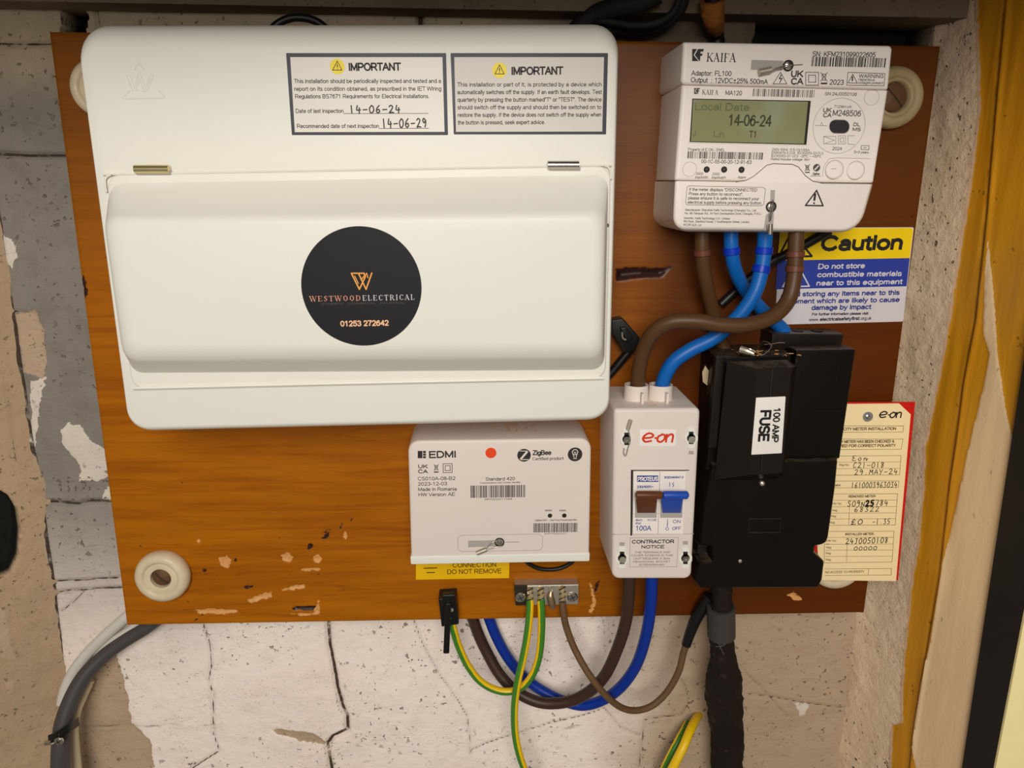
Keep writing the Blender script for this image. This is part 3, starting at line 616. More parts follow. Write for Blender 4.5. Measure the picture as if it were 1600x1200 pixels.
M_BRASSY = mat('pale_brass_hinge', (214, 200, 150), .25, .9, var=.1, scale=200)
M_DARKH = mat('dark_recess', (34, 30, 28), .7)
M_BLK2 = mat('black_plastic', (20, 19, 18), .35, var=.15, scale=50, bump=.1)
M_SHAD = mat('grey_recess_plastic', (170, 163, 156), .5)

# ------------------------------------------------------------------ consumer unit
cu = thing('consumer_unit', 'large white metal consumer unit with a round black sticker on its flap', 'consumer unit', (U(545, 672, 0).x, 0, -.035))
CUC = [(127, 37), (967, 35), (951, 655), (210, 673)]
base = [U(*c, .075) for c in CUC]
def edge_in(t, l, b_, r_):
    A_, B_, C_, D_ = base; return [A_ + Vector((l, 0, -t)), B_ + Vector((-r_, 0, -t)), C_ + Vector((-r_, 0, b_)), D_ + Vector((l, 0, b_))]
rs = [rounded(at_d(edge_in(.001, .001, .001, .001), 0), .015, 8), rounded(at_d(base, .062), .016, 8)]
for k in range(1, 11):
    a = math.pi / 2 * k / 10; q = 1 - math.cos(a)
    rs.append(rounded(at_d(edge_in(.016 * q, .0035 * q, .007 * q, .0035 * q), .066 + .022 * math.sin(a)), .016 - .003 * q, 8))
mk('cover', G().loft(rs), M_CU, cu, smooth=60)
CUF = .088
slab('flap_surround', [(165, 273), (955, 259), (946.5, 592), (206, 608)], CUF + .0022, CUF - .004, M_CU, cu, r=.009, fil=.0014, at=CUF + .002)
def rr(L, d, r): return rounded([U(*p, d) for p in L], r, 6)
g = G().loft([rr([(169, 286), (951, 272), (944, 578), (204, 583)], CUF + .002, .009), rr([(166, 296), (950, 283), (944, 575), (203, 580)], CUF + .0045, .009),
              rr([(161, 332), (947, 321), (942, 562), (194, 566)], .1085, .010), rr([(161, 336), (946, 326), (941, 557), (193, 562)], .111, .010),
              rr([(166, 341), (942, 332), (938, 549), (197, 554)], .1134, .0095), rr([(176, 347), (935, 338), (931, 541), (205, 546)], .1149, .008), rr([(187, 353), (928, 344), (924, 534), (213, 538)], .1153, .007)])
FL = .1153
flap = mk('front_flap', g, M_CU, cu, smooth=60)
g = G().tube(cpts([(207, 606.5, CUF + .0024), (575, 598, CUF + .0024), (944, 590.5, CUF + .0024)]), .0011, n=8, sub=4); mk('flap_lip', g, M_CU, flap)
g = G().tube(cpts([(166, 300, CUF + .0018), (164, 282, CUF + .0018), (168, 275.5, CUF + .0018), (176, 272.6, CUF + .0018), (190, 272, CUF + .0018), (560, 265, CUF + .0018), (925, 258.6, CUF + .0018), (942, 258.6, CUF + .0018), (950, 261, CUF + .0018), (954, 268, CUF + .0018), (955, 280, CUF + .0018)]), .0007, n=6, sub=4); mk('flap_seam', g, M_CU, cu)
for x0, x1, y in ((210, 265, 264.5), (855, 905, 258)):
    a = U(x0, y, CUF + .003); b = U(x1, y, CUF + .003)
    h = mk('hinge', G().lathe(a, [(.0006, 0), (.0026, .0003), (.0026, (b - a).length - .0003), (.0006, (b - a).length)], axis=(b - a), n=16), M_BRASSY if x0 < 500 else M_STEEL, cu)
    mk('hinge_leaf', G().loft(slab_rings([(x0 + 3, y + 2), (x1 + 2, y + 2), (x1 + 2, y + 8.5), (x0 + 3, y + 8.5)], CUF + .0032, CUF + .002, .0004, .0003)), M_SHAD, h)
g = G()
for L in ([(192, 154), (260, 153)], [(192, 154), (204, 142)], [(260, 153), (247, 140)], [(199, 117), (209, 143)], [(203, 117), (211, 136)], [(209, 143), (219, 112)], [(219, 112), (230, 143)], [(230, 143), (241, 117)], [(237, 117), (229, 137)],
          [(211, 110), (218, 98)], [(218, 98), (226, 110)], [(213, 143), (219, 122)], [(219, 122), (226, 143)]):
    g.tube([U(x, y, CUF - .0003) for x, y in L], .0007, n=6, sub=2)
mk('embossed_emblem', g, M_CU, cu)
mk('flap_screw', G().lathe(U(948.5, 352, CUF + .0023), [(.0013, 0), (.0013, .0004), (.0002, .0006)], n=12), M_INK2, cu)

def sticker(outer, inner, m_in, d, name='warning_sticker'):
    s = slab(name, outer, d + .0002, d, M_BORD, cu, r=.0004, fil=.00005)
    mk('sticker_face', Print(d + .0003).poly(inner).g, m_in, s, smooth=0); return s
s1 = sticker([(447, 83), (697, 83), (700, 211), (456, 211)], [(453.5, 89.3), (691.3, 89.3), (694.6, 206), (460.7, 206.5)], M_STK, CUF)
D = CUF + .0004
def disc_warn(x, y, par, d):
    Print(d).disc(x, y, 11.5).done('warning_symbol', M_YEL, par); Print(d + .0001).warn(x, y - .5, 8, 1.0).done('warning_triangle', M_INK, par)
disc_warn(527, 104, s1, D)
Print(D).text('IMPORTANT', 544.8, 110.6, 625.7, 110.2, 11.4, True).text('This installation should be periodically inspected and tested and a', 459.5, 130, 689, 129.6, 6.3)\
    .text('report on its condition obtained, as prescribed in the IET Wiring', 459.9, 142, 689.5, 141.7, 6.3).text('Regulations BS7671 Requirements for Electrical Installations.', 461, 153.8, 671, 153.4, 6.3)\
    .text('Date of last inspection', 462, 176.6, 537, 176.4, 6.3).text('Recommended date of next inspection', 464, 200.2, 592, 200, 6.3)\
    .line([(537, 177.4), (669, 177.2)], .7).line([(592, 200.8), (670, 200.4)], .7).done('lettering', M_INK, s1)
Print(D).hand('14-06-24', 545, 176.6, 627, 176, 11, 1.9).hand('14-06-29', 596, 199.5, 668, 198.5, 13, 1.9).done('handwriting', M_BLACKINK, s1)
s2 = sticker([(704, 83), (950, 83), (947, 210), (709, 210)], [(709.8, 89.3), (943.8, 89.3), (941, 205.5), (712.5, 206)], M_STK2, CUF)
disc_warn(780.5, 110, s2, D)
P = Print(D).text('IMPORTANT', 799, 117, 879, 116.4, 11.5, True)
for i, (t, x1) in enumerate([('This installation or part of it, is protected by a device which', 940), ('automatically switches off the supply. If an earth fault develops. Test', 940), ('quarterly by pressing the button marked"T" or "TEST". The device', 939.8),
                             ('should switch off the supply and should then be switched on to', 939.6), ('restore the supply. If the device does not switch off the supply when', 939.4), ('the button is pressed, seek expert advice.', 852)]):
    P.text(t, 714.3 + i * .2, 135.4 + i * 11.85, x1, 135 + i * 11.8, 6.3)
P.done('lettering', M_INK, s2)
# round sticker on the flap
M_RND = mat('matt_black_vinyl', (27, 26, 30), .5, var=.05, spec=.2)
rd = disc('round_sticker', 565, 448.5, 94, FL + .00015, FL, M_RND, cu, n=96, fil=.00005); rd['label'] = 'round black sticker with orange emblem'
D = FL + .0003
Print(D).line([(549, 427), (561.5, 452), (571, 432), (568.5, 427)], 2.1).line([(549, 427), (558, 427)], 2.1).line([(554, 431), (560, 443)], 1.4).line([(560, 427), (572, 452), (581, 426.5)], 2.1)\
    .line([(560, 427), (569, 427)], 2.1).line([(564, 437), (573, 427), (575, 434)], 1.6).done('emblem', mat('orange_foil', (240, 164, 72), .4), rd)
Print(D).serif('WESTWOOD', 484, 471, 564, 469.7, 8.2, .22).done('maker_name', mat('copper_print', (218, 150, 122), .4), rd)
Print(D).serif('ELECTRICAL', 566.5, 469.7, 648, 468.2, 8.2, .25).done('maker_name', mat('silver_print', (206, 200, 204), .4), rd)
Print(D).text('DOMESTIC . COMMERCIAL . INDUSTRIAL', 502, 476.5, 632, 474.5, 3).done('small_print', mat('dim_bronze_print', (92, 78, 72), .5), rd)
Print(D).text('01253 272642', 532, 510, 607, 508.6, 8.6, True).done('phone_number', mat('pale_copper_print', (246, 192, 150), .4), rd)

# ------------------------------------------------------------------ electricity meter
mt = thing('electricity_meter', 'white electricity meter with green display at top right of the board', 'electricity meter', (U(1200, 362, 0).x, 0, .099))
MD = .0585
slab('meter_body', [(1064, 133), (1386, 141), (1363, 286), (1053, 282)], MD, 0, M_PLA, mt, r=.0012, fil=.0025, draft=-.0005)
slab('adaptor_module', [(1066.5, 66), (1393, 72), (1386, 140.4), (1062.5, 132.2)], .0605, 0, M_PLA, mt, r=[.0012, .003, .0012, .003][::1], fil=.0022)
mk('terminal_cover', G().loft([rounded(at_d([U(*c, MD) for c in [(1054, 282.6), (1364, 286.8), (1342, 363), (1049, 362)]], 0), [.001, .001, .012, .012]),
    rounded([U(*c, .05) for c in [(1054, 282.6), (1364, 286.8), (1342, 363), (1049, 362)]], [.001, .001, .014, .012]),
    rounded([U(*c, .056) for c in [(1054, 282.6), (1363, 286.8), (1342, 362), (1050, 360)]], [.001, .001, .013, .010]),
    rounded([U(*c, .059) for c in [(1055, 282.6), (1362, 286.8), (1341, 360), (1052, 357)]], [.001, .001, .012, .008]),
    rounded([U(*c, .060) for c in [(1058, 282.8), (1360, 287), (1338, 357), (1056, 353)]], [.001, .001, .011, .007])]), M_PLA, mt, smooth=60)
# raised tongue of the terminal cover and the panel round the buttons
tongue = [(1150, 284.5), (1166, 281.5), (1178, 275), (1198, 258), (1208, 255.5), (1238, 256.5), (1248, 261), (1258, 274), (1270, 283), (1285, 286.5)]
g = G(); P0 = [U(x, y, .0594) for x, y in tongue]; g.loft([at_d(P0, .058), at_d(P0, .0592), at_d(inset(P0, .0006), .0600)])
mk('cover_tongue', g, M_PLA, mt, smooth=25)
Print(.0601).line(tongue, .9).line([(1054, 282), (1150, 283.7)], .8).line([(1285, 286.6), (1362, 287.2)], .8).done('seam_line', M_INK2, mt)
bz = slab('display_frame', [(1078, 149), (1270, 153), (1263, 228), (1073.5, 224)], MD + .0004, MD - .001, M_PLA, mt, r=.001, fil=.0003)
Print(MD + .0005).poly([(1081.7, 154), (1267, 157.5), (1260, 226.2), (1077.5, 222)]).done('display_border', M_DARKH, bz)
m, n = newmat('lcd_green_glass')
n.set(n.b.inputs['Base Color'], n.mix(n.step(n.noise(26, 2, .4), .4, .62), lin((150, 157, 128)), lin((140, 141, 98)))); n.b.inputs['Roughness'].default_value = .18; M_LCD = m
lcd = mk('display_glass', Print(MD + .0006).poly([(1083.2, 155.5), (1262.6, 159), (1256.2, 224.6), (1079.5, 220.8)]).g, M_LCD, bz, smooth=0)
M_SEGM = mat('lcd_segment', (98, 106, 74), .3); M_SEG2 = mat('lcd_segment_dark', (66, 66, 42), .3)
Print(MD + .0007).text('Local Date', 1085, 172, 1170, 173.5, 11).text('J', 1082, 213, 1087, 213.1, 9).text('Ln', 1114, 214, 1131, 214.4, 9).done('display_text', M_SEGM, bz)
Print(MD + .0007).text('14-06-24', 1137, 196.5, 1204, 198, 17).text('T1', 1170, 215, 1182, 215.3, 10).done('display_text', M_SEG2, bz)
A = .0606
def kf(P, x, y, w_, h):
    P.poly([(x, y), (x + w_ * .42, y), (x + w_ * .12, y + h * .5), (x + w_ * .55, y + h), (x, y + h)])
    P.poly([(x + w_ * .5, y), (x + w_, y), (x + w_ * .93, y + h * .22), (x + w_ * .72, y + h * .22), (x + w_ * .7, y + h * .38), (x + w_ * .9, y + h * .4), (x + w_ * .82, y + h * .58), (x + w_ * .7, y + h * .56), (x + w_ * .66, y + h), (x + w_ * .62, y + h), (x + w_ * .22, y + h * .5)])
P = Print(A); kf(P, 1081.5, 76.5, 18.5, 19); P.serif('KAIFA', 1104, 96, 1149.5, 96.8, 12)
P.text('Adaptor: FL100', 1080, 118, 1142.5, 119, 7.4).text('Output  : 12VDC±25% 500mA', 1079, 128.5, 1199, 131.5, 7.4)
P.text('SN: KFM231099022605', 1269, 88.3, 1367.5, 90, 7.6).barcode(1267.5, 103.5, 1385, 105.5, 13.5, 3, 46)
P.line([(1219.5, 113), (1229.5, 131), (1208, 131)], .9, True).line([(1221, 117), (1217.5, 123), (1222, 122.5), (1218.5, 129)], 1.4)
P.ukca(1235.5, 132, 18.5, 20).squares(1269, 123, 10, .9).bin(1287.5, 121, 8.5, .9).text('2023', 1295.5, 132.3, 1318, 132.8, 7.6)
P.line([(1325, 113), (1383, 115), (1381.5, 134), (1323, 133)], .8, True).line([(1332.5, 116), (1339.5, 130), (1325, 129.5)], .9, True).line([(1332, 120), (1331.8, 126)], 2)
P.text('WARNING', 1342, 121.6, 1380.5, 122.3, 5.6).text('Hazardous', 1341, 126.2, 1366.5, 126.6, 3.8).text('voltages present', 1340.5, 131, 1380, 131.6, 3.8)
P.done('lettering', M_INK, mt)
A = MD + .0001
P = Print(A); kf(P, 1084.5, 137.5, 9.5, 9.5); P.serif('KAIFA', 1097, 147.5, 1122, 148.2, 6.8).text('MA120', 1133, 148.5, 1159, 149.2, 6.8).barcode(1176, 150.3, 1273, 152.5, 11, 5, 42)
P.text('SN:24J0050106', 1288.5, 149, 1338.5, 150, 5)
P.text('71236H-UK', 1303, 168.5, 1330.5, 169.2, 4).ukca(1285.8, 183.2, 12.8, 13.5).text('M248506', 1300.5, 181, 1344.5, 182.2, 9)
P.text('DL', 1333, 197, 1343.5, 197.3, 5, True).text('MS', 1331.5, 204.5, 1344.5, 205, 5, True).text('2024', 1300, 234.6, 1315, 235, 5)
P.text('Property of E.ON - ENEL', 1075, 235.5, 1132.5, 236.5, 4.2).barcode(1074, 247.5, 1193.5, 249.5, 10.5, 9, 52).text('00-1C-55-00-20-12-91-63', 1095.5, 255, 1174, 256.3, 5.6)
for i, (t, x1) in enumerate([('230V 50Hz  0.5-10(100)A', 1264.5), ('EN50470-3 Cl.B  IEC62053-23 Cl.2', 1286), ('IEC62052-31 UC3  -25°C ~ +55°C', 1283), ('Rated impulse voltage: 6kV', 1265)]):
    P.text(t, 1205.8 - i * .5, 235.5 + i * 4.9, x1, 236.4 + i * 5, 3.7)
P.text('2000', 1087, 273.2, 1098.5, 273.4, 3.8).text('imp/kWh', 1086, 278.6, 1106, 278.9, 3.8).text('2000', 1112.5, 273.6, 1124, 273.8, 3.8).text('imp/kvarh', 1112, 279, 1134, 279.3, 3.8).text('Alarm', 1152.5, 278.8, 1165.5, 279, 3.8)
P.bin(1261.5, 262.5, 6.2, 1).text('ZigBee', 1269.5, 273, 1280.5, 273.2, 3.2, True).rect(1266.5, 274.6, 1282.5, 275.4)
P.line([(1346, 227.5), (1358, 227.8), (1357.5, 234), (1345.5, 233.6)], .8, True).line([(1349, 230.8), (1354, 230.9)], .8).text('5+3 years', 1334, 239.5, 1357, 240, 3.9)
P.line([(1273.5, 196), (1292, 196.5)], .5).line([(1282, 195), (1284, 191), (1286, 196)], .5)
for L in ([(1287, 213), (1287, 225), (1304, 219), (1287, 213)], [(1287, 213), (1306, 213), (1306, 225), (1290, 225)], [(1310, 212), (1321, 212), (1321, 225), (1310, 225), (1310, 212)], [(1313, 215), (1318, 215), (1318, 222), (1313, 222), (1313, 215)], [(1325, 212), (1336, 212)], [(1325, 212), (1325, 225), (1336, 226)]): P.line(L, .55)
P.done('lettering', M_INK2, mt)
P = Print(A); P.disc(1276, 262, 5.6).done('network_emblem', M_INK2, mt); Print(A + .0001).line([(1273.3, 265), (1278.8, 259.2)], 1.9).done('network_emblem', M_PLA, mt)
P = Print(A)
P.ring(1311, 197, 40.5, .7).ring(1362, 152, 11.5, .6).ring(1077.5, 264.5, 11, .6)
P.line([(1285, 276), (1287, 262), (1293, 252), (1303, 247), (1360, 248)], .7, smooth=4).ring(1303.5, 265.5, 14.2, .9).ring(1337, 266.5, 13.8, .9).done('moulded_line', M_SHAD, mt)
g = G(); cc = rounded([U(x, y, MD) for x, y in [(1296, 187), (1326, 187.6), (1326, 208.3), (1295.5, 207.8)]], .0042, 8)
g.loft([at_d(cc, MD - .001), at_d(cc, MD + .0012), at_d(inset(cc, .0006), MD + .0020)]); mk('optical_port', g, mat('dark_port_plastic', (52, 50, 54), .25), mt, smooth=50)
for x, y in ((1303.5, 265.5), (1337, 266.5)):
    b = disc('push_button', x, y, 13, MD + .0012, MD - .0005, M_PLA, mt, fil=.0005, dome=.0002)
Print(MD + .0016).line([(1299.5, 263.5), (1306.5, 263.6)], 1).done('button_mark', M_SHAD, mt)
for x, y in ((1104.5, 264.8), (1131.8, 264.9), (1159, 265.2)):
    l = disc('indicator_lamp', x, y, 4.7, MD + .0006, MD - .0005, M_DARKH, mt, n=18); disc('lamp_lens', x, y, 2.2, MD + .0010, MD + .0002, M_INK2, l, n=14, dome=.0002)
A = .0601
P = Print(A); P.line([(1076, 290.5), (1192, 293), (1196, 295.5), (1193.5, 319), (1190, 321.5), (1073, 320), (1071.5, 316), (1073.5, 293), (1076, 290.5)], .6)
for i, (t, x1) in enumerate([('If the meter displays "DISCONNECTED', 1183), ('Press any button to reconnect",', 1161), ('please ensure it is safe to reconnect your', 1185.5), ('electrical supply before pressing any button.', 1190.5)]):
    P.text(t, 1076.5 - i * .7, 298.3 + i * 6.65, x1, 299.4 + i * 6.75, 4.7)
for x0, y, x1, t in ((1070.5, 329.5, 1182, 'Manufacturer: Shenzhen Kaifa Technology (Chengdu) Co., Ltd.'), (1069.8, 334.8, 1190, 'No. 99 Tianquan Rd., Hi-Tech Development Zone, Chengdu, P.R.C.'), (1068.5, 342.2, 1140, 'Importer: Kaifa Technology U.K. Limited'),
                     (1068, 347.5, 1171.5, '5th Floor, Stanford House, 7 Southampton Street, London,'), (1067.5, 352.6, 1096, 'WC2R 0LR, UK')): P.text(t, x0, y, x1, y + 1, 3.2)
P.line([(1276, 297.5), (1286, 321.5), (1258.5, 321)], 2.2, True).line([(1273.8, 303.5), (1272.4, 312.5)], 3.4).disc(1272, 317.5, 1.5).done('lettering', M_INK, mt)
def wire_seal(parent, slot, ringc, rr_, wires, fer, d, ms=M_NICK):
    s = mk('seal_slot', Print(d + .0001).poly(slot).g, M_SHAD, parent, smooth=0)
    g = G(); c = U(*ringc, d + .0006)
    k = rr_ * mpp(*ringc, d); ang = [c + Vector((math.cos(t) * k, 0, math.sin(t) * k)) for t in np.linspace(0, 2 * math.pi, 17)]
    g.tube(ang, .0006, n=6, sub=2); mk('seal_ring', g, M_INK, parent)
    mk('seal_stud', G().lathe(U(*ringc, d), [(k * .75, 0), (k * .7, .0008), (.0003, .0012)], n=18), M_STEEL, parent)
    g = G()
    for L in wires: g.tube([U(*p) for p in L], .00035, n=6, sub=4)
    mk('seal_wire', g, ms, parent)
    mk('seal_crimp', G().tube([U(*fer[0]), U(*fer[1])], fer[2], n=12, sub=2), ms, parent)
wire_seal(mt, [(1174.5, 93.5), (1224, 95), (1222, 110), (1173, 109)], (1231.5, 102.5), 7, [[(1205, 110, .063), (1214, 106, .0635), (1224, 103, .0625), (1232, 102, .0615), (1254, 101, .0608)], [(1205, 112, .063), (1218, 107, .064), (1232, 104, .062)]], ((1186, 113, .0632), (1205, 109, .0632), .0022), .0605)
wire_seal(mt, [(1204, 297), (1211, 297), (1208, 360), (1193, 360), (1197, 335), (1203, 333)], (1205, 323), 7, [[(1204, 345, .0625), (1206.5, 330, .063), (1208, 312, .061)], [(1203, 345, .0625), (1203.5, 331, .063), (1205, 316, .0615)]], ((1203.5, 350, .0628), (1203, 366, .0628), .0019), .0600, M_STEEL)

# ------------------------------------------------------------------ communications hub
hb = thing('communications_hub', 'pale grey square communications box with red dot below the consumer unit', 'meter box', (U(780, 878, 0).x, 0, -.1525))
HD = .046
HC = [(637.5, 687.5), (923.5, 683.5), (920, 875), (643, 880)]
slab('hub_case', HC, HD, 0, M_PLB, hb, r=[.009, .009, .002, .002], fil=.002)
g = G().loft(slab_rings([(641, 869), (921.5, 863.5), (921, 876.5), (642, 881.5)], HD + .0005, 0.0, .001, .0008)); mk('bottom_rim', g, M_CU, hb)
A = HD + .0001
disc('red_dot_sticker', 767, 707.8, 8.6, A + .0001, HD, mat('red_orange_sticker', (232, 74, 22), .45), hb, fil=.00005)
P = Print(A); P.rect(652.7, 704.5, 660, 716).rect(661, 704.5, 665.5, 708).rect(661, 708.8, 665.5, 712).rect(661, 712.8, 665.5, 716)
P.text('EDMI', 670, 715.6, 712.5, 714.8, 11, True).ukca(653, 739.5, 15, 13.5).bin(681.5, 731, 6, .8).squares(699.5, 731.5, 7, .9)
for i, (t, x1) in enumerate([('CS010A-08-B2', 711.5), ('2023-12-03', 698.5), ('Made in Romania', 713.5), ('HW Version AE', 711)]): P.text(t, 652.5 + i * .35, 750.8 + i * 8.3, x1, 750 + i * 8.3, 6)
P.text('Standard 420', 758.5, 751.2, 804.5, 750.3, 5.6).text('Communications Hub Function Identifier', 750, 755.8, 813, 754.8, 2.8).barcode(735.5, 778, 821.5, 776.8, 20.5, 12, 48).text('54P0200000110468', 757, 781.6, 800, 781, 2.8)
P.text('ZigBee', 832.3, 711, 861, 710.6, 7.6, True).text('Certified product', 831.8, 719.4, 880.5, 718.4, 5.2)
P.text('WAN', 851.5, 799, 862, 798.9, 2.8, True).text('HAN', 874, 799, 884, 798.9, 2.8, True).text('ZigBee MAC - Gas Proxy Functionidentifier', 836, 814.2, 901.5, 813.4, 2.8).barcode(833.3, 832, 902.5, 831.2, 15.5, 14, 52).text('54P0200001', 850, 835.2, 886, 834.8, 2.6)
P.disc(818.8, 711.4, 10.6).disc(898.5, 710, 11.4).done('lettering', M_INK, hb)
P = Print(A + .0001); P.line([(814, 717), (823.5, 706)], 3.2).line([(812.5, 704.6), (824, 704.9)], 1.2).line([(814, 718.2), (825, 718)], 1.2)
P.ring(898.5, 706.5, 4.2, 1.2).line([(895.5, 710), (897, 715)], 1).line([(901.5, 710), (900, 715)], 1).line([(896, 716.5), (901, 716.5)], 1).line([(897, 706), (898.5, 709), (900, 706)], .8).done('emblem_detail', M_PLB, hb)
for x, y in ((859.4, 806), (881.8, 805.8)): disc('indicator_lamp', x, y, 3.6, HD + .0003, HD - .0005, M_DARKH, hb, n=18)
Print(A).line([(720, 836.5), (842, 834.5), (847.5, 838), (847.5, 855), (843, 859.8), (721, 861.8), (715.5, 858.5), (715.5, 840), (720, 836.5)], .8).done('moulded_line', M_SHAD, hb)
Print(A).line([(790, 847.3), (811, 846.8)], 1.4).done('moulded_line', M_SHAD, hb)
wire_seal(hb, [(731.5, 845), (775, 844.2), (775, 854), (731.5, 855)], (780.5, 847.5), 6.6, [[(760, 857, HD + .0022), (769, 848, HD + .003), (776, 845, HD + .002)], [(760, 859.5, HD + .0022), (776, 855, HD + .003), (785, 853, HD + .0015)]], ((745, 864.5, HD + .0022), (760, 858.5, HD + .0022), .0018), HD)

# ------------------------------------------------------------------ isolator switch
iso = thing('isolator_switch', 'white two pole isolator box with brown and blue toggle', 'isolator', (U(1018, 902, 0).x, 0, -.159))
ID = .063
slab('isolator_case', [(958.5, 637), (1093, 636), (1079, 902.5), (955.5, 902.5)], ID, 0, M_PLB, iso, r=[.003, .004, .006, .006], fil=.0028)
slab('lower_cover_seam', [(957.5, 834.6), (1084, 833.6), (1084, 834.5), (957.5, 835.5)], ID + .0001, ID - .001, M_SHAD, iso, r=.0001, fil=.0001)
zt = U(1020, 637, ID).z
for x, dd in ((994, .0), (1032, .0)):
    c = U(x, 606, .0365); c = Vector((U(x, 610, .0365).x, -.0365, zt - .001)); co = mk('cable_collar', G().lathe(c, [(.0092, 0), (.0088, .0115), (.0074, .0115), (.0072, .002)], axis=(0, 0, 1), n=32), M_PLB, iso)
    mk('collar_rib', G().box((c.x - .0008 + .002, c.y - .0145, zt - .0005), (c.x + .0008 + .002, c.y - .0080, zt + .007)), M_PLB, co)
    mk('collar_bore', G().lathe(c + Vector((0, 0, .0028)), [(.0071, 0), (.0071, .0002)], axis=(0, 0, 1), n=24), M_DARKH, co)
A = ID + .0001
st = slab('maker_sticker', [(1000.2, 671), (1056.5, 671), (1056, 697), (999.2, 697)], A + .0001, ID, mat('white_sticker_vinyl', (240, 234, 226), .35), iso, r=.0005, fil=.00005)
Print(A + .0002).eon(1002.5, 690.5, 1052, 13.5, 3.2).done('lettering', mat('red_print', (216, 58, 30), .45), st)
Print(A).poly([(985.8, 734.2), (1077, 734.2), (1076.5, 735.6), (989.6, 735.8), (987.6, 837), (985, 837)]).done('switch_aperture', M_DARKH, iso)
br = slab('switch_body', [(989.5, 736.5), (1072.5, 736.5), (1067.5, 834.5), (988.5, 834.5)], ID + .0018, ID - .002, M_PLA, iso, r=.0006, fil=.0006)
B = ID + .0019
Print(B).line([(1031.2, 737), (1028.2, 834)], .9).line([(989, 802.3), (1069, 802)], .5).done('module_joint', M_SHAD, br)
M_TBR = mat('brown_toggle_plastic', (98, 52, 22), .4); M_TBL = mat('blue_toggle_plastic', (34, 76, 176), .35)
for nm, m_, x0, x1, sx0, sx1 in (('brown_toggle', M_TBR, 992.5, 1036, 996, 1024), ('blue_toggle', M_TBL, 1034.5, 1076, 1035.5, 1064)):
    Ps = Print(B + .0001).poly([(sx0 - 3.5, 779), (sx1 + 3.5, 779), (sx1 + 2, 809), (sx0 - 4, 809)]); ap = Ps.done('toggle_well', M_SHAD, br)
    g = G(); g.loft([[U(sx0, 801.5, B + .0004), U(sx1, 801.5, B + .0004), U(sx1, 775, B + .0004), U(sx0, 775, B + .0004)], [U(sx0, 800.5, B + .002), U(sx1, 800.5, B + .002), U(sx1 + 3, 778, B + .009), U(sx0 - 2, 778, B + .009)]])
    tg = mk(nm, g, m_, iso); tg['label'] = nm.split('_')[0] + ' rocker toggle'
    a = U(x0, 773.5, B + .009); b = U(x1, 773.5, B + .009); L = (b - a).length
    mk('toggle_bar', G().lathe(a, [(.0012, 0), (.0028, .001), (.0030, .002), (.0030, L - .002), (.0028, L - .001), (.0012, L)], axis=(b - a), n=20), m_, tg)
P = Print(B); P.rect(995.3, 743, 1028.5, 753).done('brand_panel', M_BLUEINK, br)
Print(B + .0001).text('PROTEUS', 996.5, 751.6, 1027.5, 751.3, 6.6, True).done('brand_lettering', M_PLA, br)
P = Print(B).text('230/400V~', 995, 762.6, 1021, 762.3, 4, True).text('BSEN60947-3', 1038, 747.6, 1067.5, 747.3, 3.4, True).text('8kO', 993, 814.3, 1003.5, 814.2, 3.2, True).text('IP2X', 993, 819.3, 1001.5, 819.2, 3, True).text('AC22B', 1011.5, 814, 1025.5, 813.9, 3.4)
P.text('100A', 992.5, 829.3, 1017, 829, 8.4).text('ON', 1051, 817.5, 1063.5, 817.3, 5.6).text('OFF', 1050, 828.3, 1063.8, 828, 5.6).line([(1043, 811.5), (1043, 816)], 1).line([(1043, 817), (1042.8, 822.5)], 1.2).ring(1042.5, 826.3, 2.3, .8, 14)
P.line([(1046.5, 754), (1046.5, 760)], .9).line([(1053, 753.5), (1050.5, 756.5), (1053, 758), (1051, 761)], .9).done('lettering', M_BLUEINK, br)
P = Print(A).text('CONTRACTOR', 987, 849.3, 1053.2, 848.6, 5.8, True).text('NOTICE', 1001.8, 857, 1037.8, 856.5, 5.2, True).done('lettering', M_BLACKINK, iso)
P = Print(A)
for i, (t, x0, x1) in enumerate([('THE TERMINALS AND', 992, 1047), ('COVER SCREWS IN THIS', 986, 1051), ('UNIT REQUIRE A 3mm', 990, 1047), ('HEXAGONAL SOCKET', 989, 1047), ('SCREWDRIVER', 998, 1038)]): P.text(t, x0, 864.6 + i * 4.9, x1, 864.2 + i * 4.9, 3.2)
P.line([(984.5, 840.5), (1060, 839.8), (1057.5, 885.5), (984, 886)], .4, True).done('small_print', M_INK2, iso)
def boss(x, y, sc, filled):
    b = slab('screw_boss', [(x - 5.5 * sc, y - 16.5 * sc), (x + 5.5 * sc, y - 16.5 * sc), (x + 6 * sc, y - 9), (x + 10.5 * sc, y - 3), (x + 10.5 * sc, y + 4), (x + 6 * sc, y + 10), (x + 5.5 * sc, y + 16.5 * sc), (x - 5.5 * sc, y + 16.5 * sc), (x - 6 * sc, y + 10), (x - 10.5 * sc, y + 4), (x - 10.5 * sc, y - 3), (x - 6 * sc, y - 9)], ID + .0009, ID - .001, M_CU, iso, r=.0006, fil=.0004)
    Print(ID + .0010).disc(x, y, 6.6).rect(x - 3.6, y - 10, x + 3.6, y - 3).rect(x - 3.6, y + 3, x + 3.6, y + 9.5).done('boss_hole', M_DARKH, b)
    if filled: mk('screw', G().lathe(U(x, y, ID), [(.0025, .001), (.0025, .0018), (.002, .0024), (.0009, .0024), (.0007, .0014), (.0002, .0014)], n=20), M_STEEL, b)
    else: mk('boss_lug', G().lathe(U(x + .5, y + 2, ID), [(.0026, .001), (.0026, .0013), (.0003, .0014)], n=20), M_NICK, b)
boss(979, 686, 1, True); boss(1080, 684.5, 1, False); boss(972, 872, 1, False); boss(1071, 872, 1, True)
for x, y in ((1080, 708), (972, 851), (1071, 849)): Print(A).rect(x - 4, y - 3.5, x + 4, y + 2).done('moulded_slot', M_SHAD, iso)
g = G()
